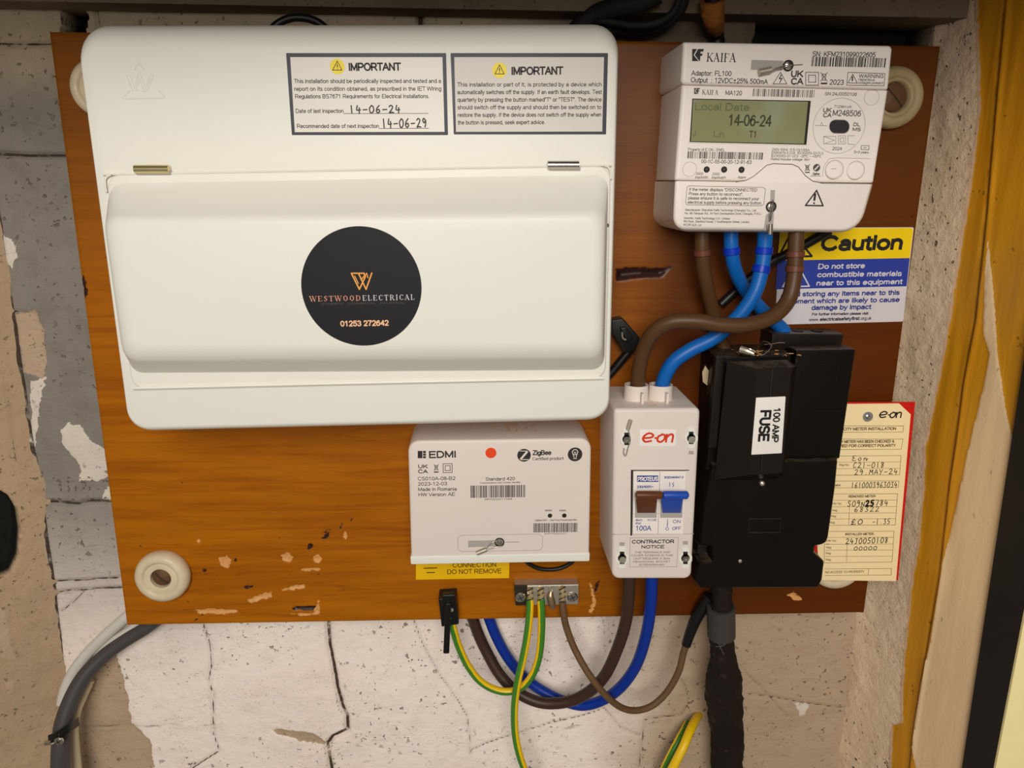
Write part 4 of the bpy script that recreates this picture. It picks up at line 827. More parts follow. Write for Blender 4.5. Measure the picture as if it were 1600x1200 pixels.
g.tube([U(981, 700, ID + .002), U(978, 712, ID + .002), U(974.5, 708, ID + .002), U(975, 700, ID + .001)], .0004, n=6, sub=5); g.tube([U(981, 700, ID + .002), U(985, 688, ID + .003), U(982, 672, ID + .003)], .0004, n=6, sub=4); mk('seal_wire', g, M_NICK, iso)
mk('seal_crimp', G().tube([U(981, 671, ID + .0028), U(985.5, 656, ID + .0028)], .0014, n=10, sub=2), M_NICK, iso)

# ------------------------------------------------------------------ black cut-out fuse
M_BAK = mat('dusty_black_bakelite', (15, 12, 9), .34, var=.35, scale=40, bump=.2, bscale=260, spec=.22)
M_BAK2 = mat('brownish_black_bakelite', (26, 20, 13), .36, var=.3, scale=50, bump=.2, bscale=260, spec=.3)
for m_ in (M_BAK, M_BAK2):                    # dust lying on the upward faces
    n = NT(m_); src = n.b.inputs['Base Color'].links[0].from_socket; gn = n.node('ShaderNodeNewGeometry').outputs['True Normal']
    up_ = n.node('ShaderNodeSeparateXYZ', i_0=gn).outputs[2]
    n.set(n.b.inputs['Base Color'], n.mix(n.math('MULTIPLY', n.step(up_, .55, .9), n.step(n.noise(160, 4), .25, .65)), src, lin((70, 60, 46))))
fu = thing('service_fuse', 'bulky black service fuse unit with white 100 AMP FUSE sticker', 'fuse unit', (U(1190, 918, 0).x, 0, U(1190, 918, .03).z))
slab('fuse_base', [(1113, 550), (1331, 549), (1308, 716), (1284, 836), (1260, 846), (1260, 892), (1093, 892)], .030, 0, M_BAK, fu, r=.001, fil=.001)
nb = slab('neutral_block', [(1206, 521), (1318, 522), (1312, 549), (1203, 549)], .024, 0, M_BAK2, fu, r=.0008, fil=.001)
zt = U(1260, 521, .023).z
for x in (1246, 1277):
    c = U(x, 513.5, .011); c.z = zt + .0002
    mk('terminal_hole', G().lathe(c, [(.0055, 0), (.0055, .00012)], axis=(0, 0, 1), n=24, squash=.8), M_DARKH, nb)
rbx = slab('meter_side_block', [(1243, 547), (1336, 545), (1311, 716), (1222, 716)], .046, .03, M_BAK, fu, r=.001, fil=.0014)
Print(.0462).line([(1251, 570), (1310, 569), (1307, 595), (1249, 595)], .7, True).line([(1273, 643), (1314, 642)], .8).done('moulded_line', M_BAK2, rbx)
lb = slab('carrier_housing', [(1119, 557), (1236, 553), (1220, 735), (1102, 735)], .047, .03, M_BAK, fu, r=.001, fil=.0014)
mk('housing_wall', G().loft(slab_rings([(1118, 556), (1132, 556), (1120, 700), (1106, 700)], .052, .046, .001, .001)), M_BAK2, lb)
mk('carrier', G().loft([[U(*p, .047) for p in [(1140, 566), (1229, 562), (1243, 570), (1224, 746), (1204, 752), (1130, 752)]],
    cpts([(1136, 565, .056), (1228, 562, .058), (1245, 572, .058), (1224, 742, .056), (1206, 748, .054), (1116, 750, .0515)]),
    cpts([(1183, 576.5, .068), (1231, 573, .068), (1237, 575, .068), (1222, 738, .067), (1216, 740, .067), (1170, 742, .067)])]), M_BAK2, fu, smooth=20)
Print(.0683).line([(1207, 577), (1203, 621)], 1.6).line([(1191, 711), (1189.5, 738)], 1.3).done('carrier_groove', M_DARKH, fu)
cov = [(1111, 724), (1220, 720), (1308, 717), (1304, 760), (1293, 838), (1290, 846), (1283, 850), (1272, 852), (1271, 862), (1279, 869), (1287, 876), (1283, 905), (1277, 917), (1092, 917.5), (1084, 906), (1091, 878), (1112, 875), (1112, 853), (1092, 850), (1098, 790)]
def fpoly(L, d, r=.0012): return rounded([U(*p, d) for p in L], r, 2)
C0 = fpoly(cov, .049)
mk('terminal_cover', G().loft([at_d(C0, .012), C0, at_d(inset(C0, .0004), .0503), at_d(inset(C0, .0012), .051)]), M_BAK, fu, smooth=40)
mk('cover_recess', G().loft(slab_rings([(1090, 851), (1113, 852), (1113, 876), (1086, 878)], .036, .012, .001, .001)), M_BAK2, fu)
g = G(); q_ = cpts([(1170, 811, .0511), (1220, 810.5, .0511), (1218, 832, .0511), (1169, 832, .0511)])
for a, b in zip(q_, q_[1:] + q_[:1]): g.tube([a, b], .0006, n=6, sub=2)
mk('moulded_rib', g, M_BAK2, fu)
mk('cover_seal', G().lathe(U(1190, 754.5, .0505), [(.0022, 0), (.0018, .002), (.0003, .003)], n=12), M_NICK, fu)
mk('cover_screw', G().lathe(U(1156, 876, .0505), [(.0016, 0), (.0014, .001), (.0002, .0014)], n=12), M_NICK, fu)
fs = slab('fuse_sticker', [(1181.5, 621.5), (1227.5, 619.5), (1221.5, 708), (1174, 710.5)], .0686, .0681, mat('white_sticker_vinyl', (240, 234, 226), .35), fu, r=.0004, fil=.00005); fs['label'] = 'white sticker reading 100 AMP FUSE'
Print(.0688).text('100 AMP', 1209.3, 637, 1205.6, 691, 10.5, True).text('FUSE', 1188.7, 641, 1185, 689.5, 16.2, True, 0, .235).done('lettering', M_BLACKINK, fs)
m, n = newmat('torn_paint_flake'); n.set(n.b.inputs['Base Color'], n.mix(n.noise(200), lin((172, 152, 116)), lin((200, 180, 144)))); n.b.inputs['Roughness'].default_value = .8; M_FLAKE = m
c = [U(*p, .047) for p in [(1112, 579), (1119, 590), (1121, 606), (1115, 611), (1108, 605), (1107, 590)]]
mk('pale_paint_scab', G().loft([at_d(c, .0300), at_d(c, .0312)]), M_FLAKE, fu, smooth=0)
g = G()
for L in ([(1184, 543, .040), (1190, 535, .046), (1197, 534, .048), (1205, 541, .052), (1196, 552, .056), (1188, 556, .057)], [(1186, 540, .044), (1194, 538, .05), (1203, 538, .05), (1216, 536, .044), (1226, 536, .036)], [(1160, 548, .05), (1170, 545, .053), (1180, 549, .054)]): g.tube([U(*p) for p in L], .0005, n=6, sub=5)
mk('seal_wire', g, M_STEEL, fu)
mk('seal_crimp', G().tube([U(1157, 546, .050), U(1168, 549, .053), U(1178, 553, .055)], [.0028, .0024, .0014], n=10, sub=4), M_NICK, fu)

# ------------------------------------------------------------------ caution sign, earth label, record card
sg = thing('caution_sign', 'yellow blue and white caution sign below the electricity meter', 'sign', (U(1320, 506, 0).x, 0, U(1320, 506, 0).z))
SD = .0012
SC_ = [(1219, 356), (1428, 355), (1411, 502.5), (1211, 507.5)]
slab('sign_plate', SC_, SD, 0, mat('sign_white_plastic', (214, 208, 212), .35), sg, r=.0014, fil=.0002)
Print(SD + .0001).poly(rr_ := [(1219.3, 356.8), (1423, 355.9), (1426.9, 358.8), (1421.5, 403.2), (1214.8, 407.2)]).done('yellow_band', mat('sign_yellow', (240, 204, 12), .35), sg)
Print(SD + .0001).poly([(1214.8, 407.2), (1421.5, 403.2), (1416.5, 447.3), (1212, 452)]).done('blue_band', mat('sign_blue', (44, 62, 152), .35), sg)
A = SD + .0002
P = Print(A).text('Caution', 1281, 391.6, 1408.5, 389.6, 22.0, True, .06, .245).line([(1237, 362), (1268.5, 400.3), (1216, 402)], 3.2, True).line([(1240, 372), (1241, 388)], 3.4)
P.text('For further information please visit', 1268.5, 493, 1356.5, 491.5, 4, True).text('www.', 1264, 501.8, 1280, 501.4, 5).text('electricalsafetyfirst', 1281, 501.4, 1342.5, 499.9, 5, True).text('.org.uk', 1343.5, 499.9, 1361, 499.5, 5).done('black_lettering', M_BLACKINK, sg)
P = Print(A).text('Do not store', 1277.5, 420.2, 1350.5, 418.8, 7.6, True, .08).text('combustible materials', 1276.5, 433, 1408, 431, 7.6, True, .08).text('near to this equipment', 1275, 446.2, 1409, 443.6, 7.6, True, .08)
P.line([(1245, 411), (1264.5, 447.2), (1223, 448)], 2, True).line([(1244, 422), (1244, 436)], 3).disc(1243.5, 442, 1.8).done('white_lettering', mat('sign_print_white', (214, 208, 212), .35), sg)
Print(A).text('Avoid storing any items near to this', 1220, 463.6, 1405, 460.5, 7.4, True).text('equipment which are likely to cause', 1217, 474.8, 1405, 471.6, 7.4, True).text('damage by impact', 1267.5, 484.4, 1360.5, 482.8, 7.4, True).done('blue_lettering', mat('sign_print_blue', (44, 56, 138), .35), sg)

el = thing('earth_label', 'yellow label reading CONNECTION DO NOT REMOVE below the communications box', 'label', (U(722, 905, 0).x, 0, U(722, 905, 0).z))
slab('label_plate', [(650, 862), (796, 860), (795.5, 903.2), (649.8, 905.8)], .0010, 0, mat('label_yellow', (240, 190, 12), .4), el, r=.0004, fil=.0001)
Print(.0011).text('CONNECTION', 707, 886.8, 775.5, 885.8, 8).text('DO NOT REMOVE', 698.5, 897.2, 783.5, 895.6, 8).text('SAFETY ELECTRICAL', 690, 876, 790, 875, 8).line([(662.5, 888), (682.5, 887.3)], 1.6).line([(667, 894.8), (679, 894.5)], 1.6).line([(657, 880.5), (688, 880)], 1.6).done('lettering', mat('dark_brown_ink', (72, 48, 10), .5), el)

rc = thing('record_card', 'cream meter record card with red backing and handwriting beside the black fuse', 'card', (U(1350, 908, .0135).x, 0, U(1350, 908, .0135).z))
CD = .0140
rb_ = slab('red_backing', [(1322, 628.5), (1430, 628), (1403, 906.5), (1262, 906)], CD, CD - .0005, mat('red_card', (206, 22, 12), .5), rc, r=.0003, fil=.00008)
card = slab('card_face', [(1310, 631.5), (1405, 630.5), (1423, 647.5), (1400, 908), (1284, 906.5), (1287, 877), (1278, 868), (1277, 850), (1272, 835), (1290, 700)], CD + .0012, CD + .0003, mat('cream_card', (250, 226, 174), .6, var=.03), rc, r=.0002, fil=.00008)
A = CD + .0013
P = Print(A).eon(1373, 652.5, 1408.5, 9.5, 2.1)
P.done('maker_mark', M_BLACKINK, card)
P = Print(A).text('ELECTRICITY METER INSTALLATION', 1291, 673, 1400, 671.8, 4.6, True).text('ELECTRICITY METER HAS BEEN CHECKED &', 1284, 692.5, 1397, 691.5, 4.4, True).text('CERTIFIED FOR CORRECT POLARITY', 1294, 699, 1399, 698, 4.4, True)
P.text('REMOVED METER', 1325.5, 777.5, 1368, 777, 3.8, True).text('INSTALLED METER', 1320.5, 836.5, 1365, 836, 3.8, True).text('NO ACCESS TO PROPERTY', 1289, 896, 1350, 895, 4)
for t, x, y in (('Reg No.', 1311, 728), ('MPAN', 1305, 760), ('Mtr No.', 1300, 788.5), ('Reg', 1300, 799), ('Reg', 1298, 808), ('Reg', 1296, 818), ('Mtr No.', 1291.5, 846.5), ('Reg', 1290.5, 857), ('Reg', 1290, 866), ('Reg', 1290, 876)): P.text(t, x, y, x + (16 if 'No' in t else 8), y - .2, 3.4)
P.line([(1312, 665.5), (1412, 665.5), (1411, 675), (1312, 675.5)], .6).line([(1310, 686), (1411, 686), (1408, 702), (1300, 702.5)], .6)
P.line([(1308, 712.5), (1408, 711.8), (1405.5, 742), (1300, 742.5)], .6).line([(1306, 722.2), (1407, 721.8)], .5).line([(1303, 732.2), (1406.3, 731.8)], .5).line([(1300, 751.8), (1404.5, 751.5), (1403.5, 761.8), (1298, 762.2)], .6)
P.line([(1300, 772), (1402.5, 771.5), (1398.8, 820.3), (1294, 821)], .6)
for i, y in enumerate((781.3, 791.3, 801.3, 810.5)): P.line([(1298 - i, y + .6), (1402 - i * .7, y)], .5)
P.line([(1327.5, 791.5), (1326, 820.6)], .5)
P.line([(1296, 830.4), (1397, 830), (1393.8, 878), (1288, 879.5), (1288, 850), (1296, 850)], .6)
for i, y in enumerate((839.5, 850, 859.5, 869)): P.line([(1290, y + .4), (1396 - i * .7, y)], .5)
P.line([(1323.5, 850), (1322.8, 879)], .5).line([(1289, 889), (1393, 888.2), (1392.5, 898.4), (1288.5, 899.3)], .6).line([(1357.5, 888.5), (1356.5, 898.8)], .5)
P.done('lettering', mat('brown_card_ink', (92, 70, 42), .6), card)
Print(A).hand('Eon', 1330, 720, 1357, 719.5, 8.5, 1).hand('C21-018', 1332, 731, 1382, 730.5, 8.5, 1).hand('29.MAY-24', 1334, 742, 1403, 740.5, 8.5, 1).hand('1610003963034', 1329, 762.5, 1402, 761.5, 9, 1)\
    .hand('S09N25784', 1323, 791.5, 1388, 789.5, 9, 1.1).hand('25', 1351.5, 790.8, 1366, 790.3, 9, 2.6).hand('68322', 1333.5, 800, 1374.5, 799, 8, 1).hand('£0', 1328, 819.5, 1349, 819, 8, 1.2).hand('-1.35', 1362, 819.5, 1391, 818.5, 8.5, 1)\
    .hand('24J0050108', 1320.5, 850, 1388, 848, 9, 1.1).hand('00000', 1333, 859.8, 1371, 859, 6, 1).done('handwriting', M_BLACKINK, card)
cw = mk('card_washer', G().lathe(U(1356, 651, CD + .0013), [(.0040, -.013), (.0040, .0005), (.0036, .0009), (.0003, .0009)], n=24), mat('grey_washer', (128, 132, 132), .5, var=.1), rc)
mk('card_screw', G().lathe(U(1356, 651, CD + .0022), [(.0022, 0), (.0020, .0008), (.0012, .0012), (.0002, .0009)], n=20), M_STEEL, cw)

# ------------------------------------------------------------------ earth terminal block
tb = thing('earth_terminal_block', 'small metal earth terminal block with brass screws below the communications box', 'terminal block', (U(855, 945, 0).x, 0, U(855, 945, 0).z))
slab('block_body', [(804.5, 914.5), (904.5, 912.5), (903.5, 944), (807.5, 945.5)], .011, 0, M_NICK, tb, r=.0005, fil=.0008)
slab('block_foot', [(803, 914.5), (824, 914.5), (824, 945.8), (805.5, 945.8)], .0118, .0108, mat('tarnished_metal', (60, 52, 44), .5, .6), tb, r=.0004, fil=.0003)
def pscrew(par, x, y, r, d, nm='fixing_screw', m=M_STEEL):
    k = r * mpp(x, y, d); c = U(x, y, d); s = mk(nm, G().lathe(c, [(k, -.0004), (k, .0008), (k * .8, .0016), (.0003, .0019)], n=22), m, par)
    g = G(); q = k * .6
    for a in (.5, .5 + math.pi / 2): g.tube([c + Vector((math.cos(a) * q, -.00165, math.sin(a) * q)), c + Vector((0, -.0019, 0)), c + Vector((-math.cos(a) * q, -.00165, -math.sin(a) * q))], .00035, n=6, sub=2)
    mk('screw_cross', g, M_DARKH, s)
pscrew(tb, 813.5, 933, 8.3, .0118); pscrew(tb, 894.5, 932.5, 8.3, .011)
for i, (x, y) in enumerate(((828, 929), (844.8, 929), (878.5, 927))):
    g = G()
    for dy in (-11, 9):
        c = U(x, y + dy * .65, .012); k = .0026
        g.lathe(c, [(k, -.002), (k, .001), (k * .75, .002), (.0002, .0022)], n=16)
    g.tube([U(x - 1, y - 9, .0125), U(x + 1, y, .0128), U(x, y + 10, .0125)], [.0022, .0028, .0022], n=10, sub=4); t = mk('terminal_screw', g, mat('worn_brass', (224, 202, 152), .35, .7, var=.25, scale=200), tb)
    g = G()
    for dy in (-8, -1, 7): g.tube([U(x - 5, y + dy + 3, .0148), U(x + 5, y + dy - 2, .0148)], .0005, n=6, sub=2)
    mk('screw_slot', g, M_DARKH, t)
mk('spare_terminal', G().lathe(U(862, 920, .011), [(.0028, 0), (.0028, .0016), (.0018, .0016), (.0016, .0002), (.0002, .0002)], n=18), M_NICK, tb)
g = G().tube([U(861, 924, .0118), U(860, 932, .0128), U(862, 942, .0125), U(864, 950, .0105)], [.0020, .0030, .0033, .0022], n=12, sub=4); mk('cable_lug', g, mat('tinned_copper', (190, 160, 128), .35, .9, var=.2, scale=150), tb)

# ------------------------------------------------------------------ cables
M_BRN = mat('brown_cable_sheath', (84, 56, 30), .45, var=.08); M_BRN2 = mat('dark_brown_cable_sheath', (62, 42, 32), .42, var=.1)
M_BLU = mat('mid_blue_cable_sheath', (8, 96, 178), .4, var=.06); M_BLU2 = mat('deep_blue_cable_sheath', (4, 48, 148), .4, var=.06)
M_CBLK = mat('black_cable_sheath', (18, 17, 17), .4, var=.2, bump=.1); M_GRY = mat('grey_cable_sheath', (72, 68, 66), .5, var=.06); M_WHT = mat('white_cable_sheath', (208, 202, 192), .45, var=.05)
M_CRM = mat('cream_cable_sheath', (206, 190, 156), .5, var=.05); M_OLD = mat('faded_brown_cable_sheath', (104, 76, 48), .6, var=.18, scale=150, bump=.2)
def cable(name, label, cat, pts, r, m, group=None, n=16, sub=10):
    P = cpts(pts); g = G().tube(P, r, n=n, sub=sub); o = mk(name, g, m, origin=P[-1], smooth=60); tag(o, label, cat, group); return o
def band(par, a, b, r, m, nm='marker_band'):
    A_, B_ = U(*a), U(*b); L = (B_ - A_).length
    return mk(nm, G().lathe(A_, [(r - .0006, 0), (r, .0003), (r, L - .0003), (r - .0006, L)], axis=(B_ - A_), n=20), m, par, smooth=40)
M_BBAND = mat('reddish_brown_band', (104, 58, 40), .4); M_LBAND = mat('strong_blue_band', (8, 50, 178), .35)
k = cable('meter_tail', 'leftmost brown meter tail running down behind the crossing brown cable', 'cable', [(1097, 352, .034), (1097, 395, .034), (1102, 435, .030), (1111, 475, .022), (1118, 505, .016), (1126, 530, .012), (1134, 552, .012)], .0052, M_BRN)
band(k, (1097, 390.5, .034), (1097.3, 400, .034), .0061, M_BBAND)
k = cable('meter_tail', 'left blue meter tail passing behind the other blue cable to the fuse', 'cable', [(1142, 352, .034), (1143, 392, .034), (1150, 425, .029), (1166, 455, .020), (1185, 478, .014), (1205, 498, .012), (1222, 514, .012), (1228, 524, .012)], .0052, M_BLU)
band(k, (1142.6, 387, .034), (1143.4, 398, .034), .0061, M_LBAND)
k = cable('meter_tail', 'right blue meter tail curving down to the isolator switch', 'cable', [(1196, 352, .045), (1194, 390, .045), (1189, 425, .046), (1180, 455, .047), (1163, 483, .046), (1140, 508, .044), (1112, 530, .044), (1080, 546, .044), (1055, 563, .043), (1041, 583, .041), (1034, 605, .038), (1032, 628, .0365)], .0053, M_BLU)
band(k, (1194.4, 386, .045), (1193.2, 397, .045), .0062, M_LBAND); band(k, (1190.5, 415, .0456), (1188.3, 426, .0461), .0062, M_LBAND)
k = cable('meter_tail', 'rightmost brown meter tail looping across the others to the isolator switch', 'cable', [(1245, 352, .047), (1243, 395, .048), (1241, 430, .049), (1232, 468, .052), (1208, 494, .057), (1170, 507, .061), (1130, 508, .062), (1090, 502, .061), (1050, 503, .058), (1022, 518, .053), (1006, 545, .046), (999, 575, .041), (996, 605, .0375), (994, 628, .0365)], .0055, M_BRN)
band(k, (1243, 393, .048), (1242.6, 402, .0483), .0064, M_BBAND); band(k, (1242, 415, .0486), (1241.2, 425, .0489), .0064, M_BBAND)
cable('isolator_tail', 'dark brown cable looping from under the isolator to behind the board', 'cable', [(984, 890, .034), (983, 915, .034), (982, 935, .032), (978, 970, .026), (966, 1010, .020), (947, 1052, .014), (925, 1077, .008), (898, 1093, .002), (868, 1099, -.002), (838, 1096, -.006), (806, 1080, -.012), (780, 1053, -.018), (760, 1018, -.024), (747, 990, -.0262), (735, 955, -.027), (725, 925, -.0275)], .0050, M_BRN2)
cable('isolator_tail', 'deep blue cable looping from under the isolator to behind the board', 'cable', [(1019, 890, .034), (1018, 915, .034), (1017, 940, .031), (1011, 985, .024), (996, 1035, .014), (973, 1070, .006), (945, 1092, -.003), (912, 1102, -.010), (880, 1095, -.016), (850, 1081, -.021), (822, 1061, -.0245), (797, 1033, -.0262), (778, 1000, -.0270), (764, 965, -.0275), (755, 930, -.0275)], .0048, M_BLU2)
G3 = gy_mat('earth_sheath_green_edge', .38, .45)
cable('earth_cable', 'long green and yellow earth cable hanging from the terminal block out of the picture', 'cable', [(828, 936, .0125), (828, 950, .0135), (825, 985, .015), (818, 1025, .017), (809, 1065, .021), (804, 1105, .021), (805, 1145, .020), (812, 1180, .020), (823, 1210, .020), (836, 1240, .02), (855, 1330, .016)], .0032, gy_mat('earth_sheath_long', .02, .5))
cable('earth_cable', 'green and yellow earth cable curving from the terminal block to the black cable tie', 'cable', [(845, 936, .0125), (846, 955, .0135), (846, 985, .0135), (843, 1020, .013), (835, 1048, .0125), (820, 1070, .0115), (800, 1080, .010), (775, 1078, .0095), (750, 1064, .009), (730, 1038, .009), (717, 1010, .010), (709, 985, .012), (703, 962, .013)], .0032, G3)
cable('bonding_wire', 'thin faded brown wire drooping from the terminal block to the main cable', 'wire', [(879, 940, .0125), (880, 955, .014), (885, 980, .014), (897, 1012, .017), (913, 1042, .023), (930, 1067, .0262), (950, 1090, .0245), (972, 1106, .018), (995, 1110, .012), (1020, 1102, .008), (1043, 1080, .006), (1060, 1050, .006), (1068, 1020, .007), (1075, 1000, .0075), (1088, 968, .009)], .0029, M_OLD)
cable('sleeve_tail', 'short black rubber sleeve joining the brown wire to the main cable', 'sleeve', [(1072, 1008, .0072), (1078, 990, .008), (1087, 968, .009), (1098, 948, .010), (1110, 932, .012)], [.0040, .0044, .0050, .0056, .0056], M_CBLK)
# main supply cable
mcp = [(1127, 905, .022), (1127, 940, .022), (1126, 970, .021), (1128, 1000, .018), (1129, 1030, .015), (1131, 1058, .010), (1130, 1085, .004), (1133, 1115, -.002), (1136, 1150, -.006), (1136, 1190, -.008), (1137, 1240, -.008), (1138, 1400, -.008)]
g = G().tube(cpts(mcp), [.0084, .0084, .0094, .0098, .0108, .0150, .0158, .0152, .0146, .0142, .0142, .0142], n=28, sub=10)
for v in g.v:
    a = np.array([[v.x * 40 + v.y * 70, v.z * 40]]); q = (vnoise(a, 3, 31)[0] - .5) * .0028 + (vnoise(a, 9, 32)[0] - .5) * .0012; v.x += q; v.y -= abs(q) * .5
m, n = newmat('tarry_black_tape')
n.set(n.b.inputs['Base Color'], n.mix(n.step(n.noise(60, 5, .65), .58, .75), n.mix(n.noise(25), lin((20, 16, 13)), lin((38, 28, 21))), lin((76, 60, 46)))); n.b.inputs['Roughness'].default_value = .75; n.b.inputs['Specular IOR Level'].default_value = .2
n.set(n.b.inputs['Normal'], n.bump(n.noise(130, 5, .65), .8, .002)); M_TAR = m
mc = mk('supply_cable', g, M_TAR, origin=U(1137, 1200, -.008), smooth=70); tag(mc, 'thick tarry black supply cable running down from the black fuse', 'cable')
band(mc, (1126.5, 948, .0216), (1127.2, 993, .0186), .0116, mat('dark_grey_tape', (62, 58, 54), .6, var=.15), 'tape_collar')
cc = [U(*p, .0215) for p in [(1143, 950), (1149, 955), (1151, 968), (1146, 974), (1142, 968)]]
mk('pale_tape_end', G().loft([at_d(cc, .018), at_d(cc, .020)]), M_FLAKE, mc, smooth=0)
g = G()
for L in ([(1121, 1003), (1126, 1012), (1131, 1023)], [(1118, 1010), (1126, 1010), (1133, 1007)], [(1128, 1000), (1125, 1014)]): g.tube([U(x, y, .0285) for x, y in L], .00035, n=5, sub=3)
mk('scratch_mark', g, M_INK2, mc)
# earth stub bottom right
cable('earth_cable', 'green and yellow earth cable coming out of the wall beside the supply cable', 'cable', [(1092, 1117, -.042), (1086, 1126, -.026), (1078, 1142, -.012), (1068, 1166, -.002), (1056, 1190, .002), (1040, 1222, .004), (1030, 1250, .004), (1005, 1340, .004)], .0041, gy_mat('earth_sheath_stub', .20, .27))
cable('earth_cable', 'second green and yellow cable half hidden behind the stub by the wall', 'cable', [(1074, 1130, -.036), (1066, 1146, -.022), (1053, 1170, -.014), (1040, 1196, -.012), (1026, 1230, -.012), (990, 1320, -.012)], .0036, gy_mat('earth_sheath_stub_rear', .10, .4))
# lower left
cable('sheathed_cable', 'thick dark grey cable sweeping down from the lower left board corner', 'cable', [(262, 955, -.0290), (228, 981, -.0285), (197, 1000, -.0265), (163, 1024, -.022), (132, 1056, -.014), (112, 1092, -.006), (99, 1130, .002), (95, 1165, .008), (94, 1205, .012), (94, 1250, .014), (92, 1400, .016)], [.0058, .0058, .0058, .006, .0064, .0068, .0072, .0074, .0076, .0076, .0076], M_GRY)
cable('sheathed_cable', 'pale grey cable above the dark grey one at the lower left board corner', 'cable', [(216, 948, -.0335), (186, 974, -.0332), (158, 999, -.0325), (133, 1025, -.0305), (114, 1051, -.028), (102, 1078, -.024), (97, 1100, -.021)], .0049, M_WHT)
cable('sheathed_cable', 'white cable showing as a sliver between the grey cables at the board corner', 'cable', [(232, 960, -.0345), (205, 983, -.0340), (180, 1000, -.032), (155, 1024, -.029), (145, 1040, -.0285)], .0040, M_WHT)
cable('sheathed_cable', 'cream cable running down the right side of the dark grey cable', 'cable', [(140, 1062, -.030), (128, 1088, -.024), (118, 1112, -.016), (114, 1140, -.012), (116, 1170, -.010), (120, 1210, -.008), (124, 1250, -.006), (130, 1400, -.006)], .0046, M_CRM)
cl = thing('strap_clip', 'black strap clip with two screws holding the lower left cables', 'cable clip', U(95, 1160, .02))
g = G(); L0 = [U(*p) for p in [(76, 1163, .0185), (88, 1158, .0205), (100, 1150, .0180), (112, 1142, .0125), (122, 1135, .000)]]
L1 = [p + Vector((.0005, 0, .0085)) for p in L0]; g.loft([[a, a + Vector((.0005, .0012, 0)), b + Vector((.0005, .0012, 0)), b] for a, b in zip(catmull(L0, 6), catmull(L1, 6))]); mk('strap', g, M_BLK2, cl, smooth=50)
pscrew(cl, 92.5, 1157.5, 7, .0215, 'clip_screw'); mk('clip_screw', G().tube([U(72, 1161, .017), U(82, 1159, .0185)], .0022, n=10, sub=2), M_STEEL, cl)
# cable tie on the lower edge
tie = thing('cable_tie_mount', 'black cable tie mount gripping the earth cable on the lower board edge', 'cable tie', U(700, 980, .01))
mk('tie_base', G().loft(slab_rings([(685, 935), (713, 933), (717, 975), (690, 979)], .016, 0, .001, .001)), M_BLK2, tie)
mk('tie_head', G().loft(slab_rings([(691, 929), (711, 928), (713, 944), (690, 946)], .020, .015, .001, .001)), M_BLK2, tie)
mk('tie_tail', G().loft(slab_rings([(696, 943), (705, 943), (702, 1021), (692.5, 1021)], .022, .0196, .001, .0006)), M_BLK2, tie)
mk('tie_screw', G().lathe(U(705.5, 953, .016), [(.0018, 0), (.0016, .0006), (.0002, .0008)], n=12), M_NICK, tie)
# black clip and cable between consumer unit and isolator
tie = thing('cable_tie_mount', 'black cable tie mount on the board right of the consumer unit', 'cable tie', U(980, 550, .01))
mk('tie_base', G().loft(slab_rings([(955, 500), (973, 497), (1000, 528), (992, 548), (975, 552), (955, 520)], .013, 0, .001, .001)), M_BLK2, tie)
mk('tie_head', G().loft(slab_rings([(968, 512), (978, 510), (990, 528), (980, 536)], .0165, .0125, .001, .001)), M_CBLK, tie)
mk('tie_catch', G().tube(cpts([(972, 519, .0168), (973, 528, .017), (978, 531, .0168)]), .0007, n=6, sub=3), M_NICK, tie)
cable('thin_cable', 'black cable slanting from the black tie mount behind the consumer unit edge', 'cable', [(990, 540, .006), (972, 562, .0055), (955, 582, .005), (935, 602, .005)], .0034, M_CBLK)
cable('thin_cable', 'black cable slanting up behind the meter tails across the caution sign', 'cable', [(1126, 476, .0058), (1150, 454, .0055), (1178, 430, .0055), (1206, 409, .0055), (1232, 396, .0058), (1262, 380, .006), (1296, 360, .007)], .0036, M_CBLK)
cable('thin_cable', 'short black cable end behind the blue tail above the isolator', 'cable', [(1052, 568, .004), (1062, 561, .004), (1072, 555, .004)], .0036, M_CBLK)
cable('thin_cable', 'thin black cable loop drooping below the communications box', 'cable', [(812, 862, .004), (822, 877, .004), (838, 887, .004), (858, 890, .004), (878, 887, .004), (895, 877, .004), (902, 862, .004)], .0017, M_CBLK)
# along the top
cable('thin_cable', 'black cable arching above the top edge of the consumer unit', 'cable', [(420, 50, .030), (436, 36, .030), (452, 29, .030), (468, 27.5, .030), (485, 30, .030), (500, 37, .030), (515, 50, .030)], .0026, M_CBLK)
TG = 'black cables draped along the top of the wall'
for pts, r, lb in (([(880, 66, -.022), (925, 26, -.014), (960, 12, -.006), (1000, 4, 0), (1030, -10, .004)], .0066, 'thickest black cable at the top right of the consumer unit'),
                   ([(905, 30, -.016), (945, 33, -.010), (985, 39, -.004), (1015, 38, 0), (1042, 28, .002), (1058, 8, .004), (1064, -18, .004)], .0026, 'upper thin black cable draped above the board'),
                   ([(920, 50, -.026), (955, 44, -.022), (990, 47, -.020), (1020, 44, -.016), (1046, 32, -.012), (1064, 10, -.006), (1070, -18, -.004)], .0044, 'lower grey black cable draped just above the board')):
    cable('draped_cable', lb, 'cable', pts, r, mat('dusty_black_sheath', (30, 29, 28), .7, var=.2), TG)
wc = cable('wrapped_cable', 'dark vertical cable with an orange wrapping above the electricity meter', 'cable', [(1114, -30, .002), (1113, 0, 0), (1113, 18, -.004), (1115, 32, -.012), (1118, 46, -.024), (1120, 60, -.0285), (1121, 80, -.0288), (1121, 100, -.0288)], .0056, M_CBLK)
g = G().tube(cpts([(1113, 1, .001), (1113, 12, -.001), (1114, 25, -.006), (1116, 37, -.0155), (1118.5, 47, -.0245)]), [.0088, .0076, .0080, .0074, .0056], n=20, sub=8)
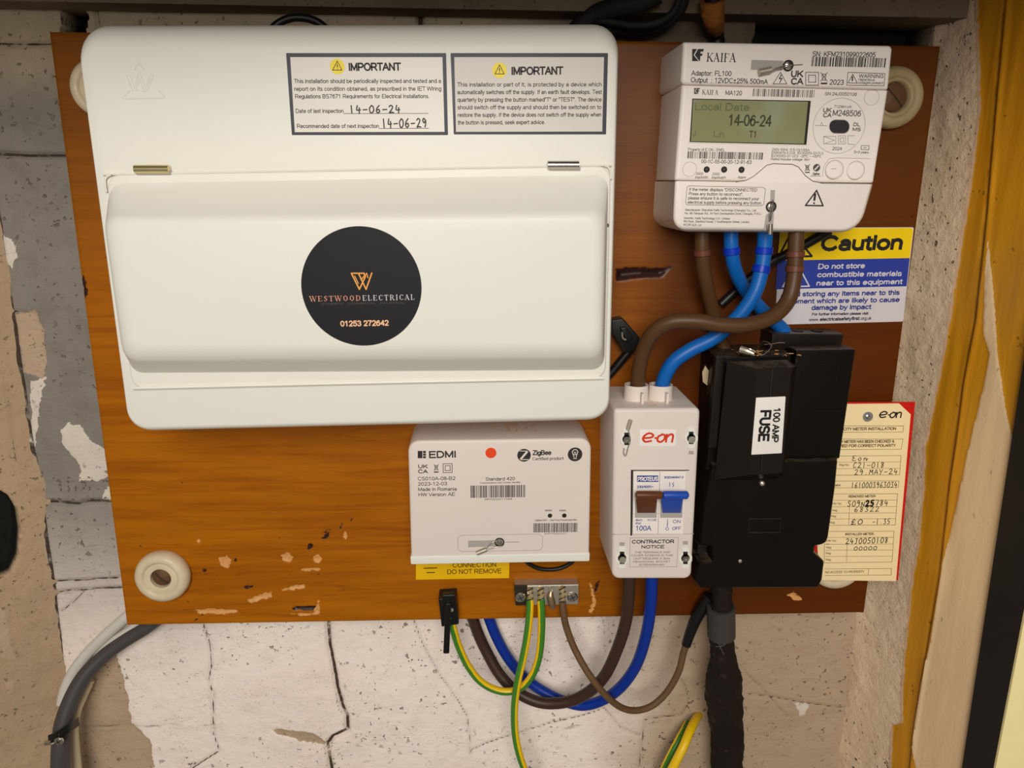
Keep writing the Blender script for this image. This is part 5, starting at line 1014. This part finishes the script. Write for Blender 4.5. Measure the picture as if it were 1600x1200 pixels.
for v in g.v: q = (vnoise(np.array([[v.x * 100, v.z * 100 + v.y * 60]]), 4, 41)[0] - .5) * .0024; v.x += q; v.y += q
m, n = newmat('orange_fibre_wrap'); n.set(n.b.inputs['Base Color'], n.mix(n.noise(120, 5, .7, n.mapv((1, 1, 3))), lin((120, 66, 20)), lin((196, 124, 52)))); n.b.inputs['Roughness'].default_value = .8; n.set(n.b.inputs['Normal'], n.bump(n.noise(200, 4), .6, .001))
mk('fibre_wrap', g, m, wc, smooth=60)

# ------------------------------------------------------------------ wood dust and chips
M_CHIP = mat('pale_wood_chip', (206, 152, 88), .8, var=.25, scale=300)
def dust(name, label, n, place, s0, s1, seed, flat=.5):
    q = random.Random(seed); g = G()
    for _ in range(n):
        c = place(q); L = q.uniform(s0, s1); a = q.uniform(0, 6.28); e = Vector((math.cos(a), math.sin(a), q.uniform(-.2, .2))) * L; f = Vector((-math.sin(a), math.cos(a), 0)) * L * q.uniform(.2, .5); h = Vector((0, 0, L * flat * .5))
        g.add([c - e - f, c + e - f, c + e + f * .4, c - e + f, c - e - f + h, c + e - f + h, c + e + f * .4 + h, c - e + f + h], [(0, 3, 2, 1), (4, 5, 6, 7), (0, 1, 5, 4), (1, 2, 6, 5), (2, 3, 7, 6), (3, 0, 4, 7)])
    lo = min(v.z for v in g.v); o = mk(name, g, M_CHIP, origin=Vector((g.v[0].x, g.v[0].y, lo)), smooth=0); tag(o, label, 'wood dust', None, 'stuff')
zi = U(1020, 637, .06).z + .0001; x0 = U(990, 620, .04).x; x1 = U(1052, 620, .04).x
dust('sawdust', 'scattered wood dust on top of the isolator switch', 130, lambda q: Vector((q.gauss((x0 + x1) / 2 + .004, .009), -q.uniform(.046, .059), zi)), .0002, .0009, 3)
ze = U(800, 684, .044).z + .0012
dust('sawdust', 'small brown wood chips on top of the communications box', 26, lambda q: Vector((U(q.choice([q.uniform(728, 800), q.uniform(790, 842)]), 675, .03).x, -q.uniform(.016, .034), ze)), .0005, .0022, 4, .3)
zf = U(1180, 556, .046).z + .0008
dust('sawdust', 'pale wood chips lying on top of the black fuse unit', 46, lambda q: Vector((U(q.uniform(1150, 1244), 548, .04).x, -q.uniform(.030, .052), zf + .0006)), .0003, .0018, 5, .5)
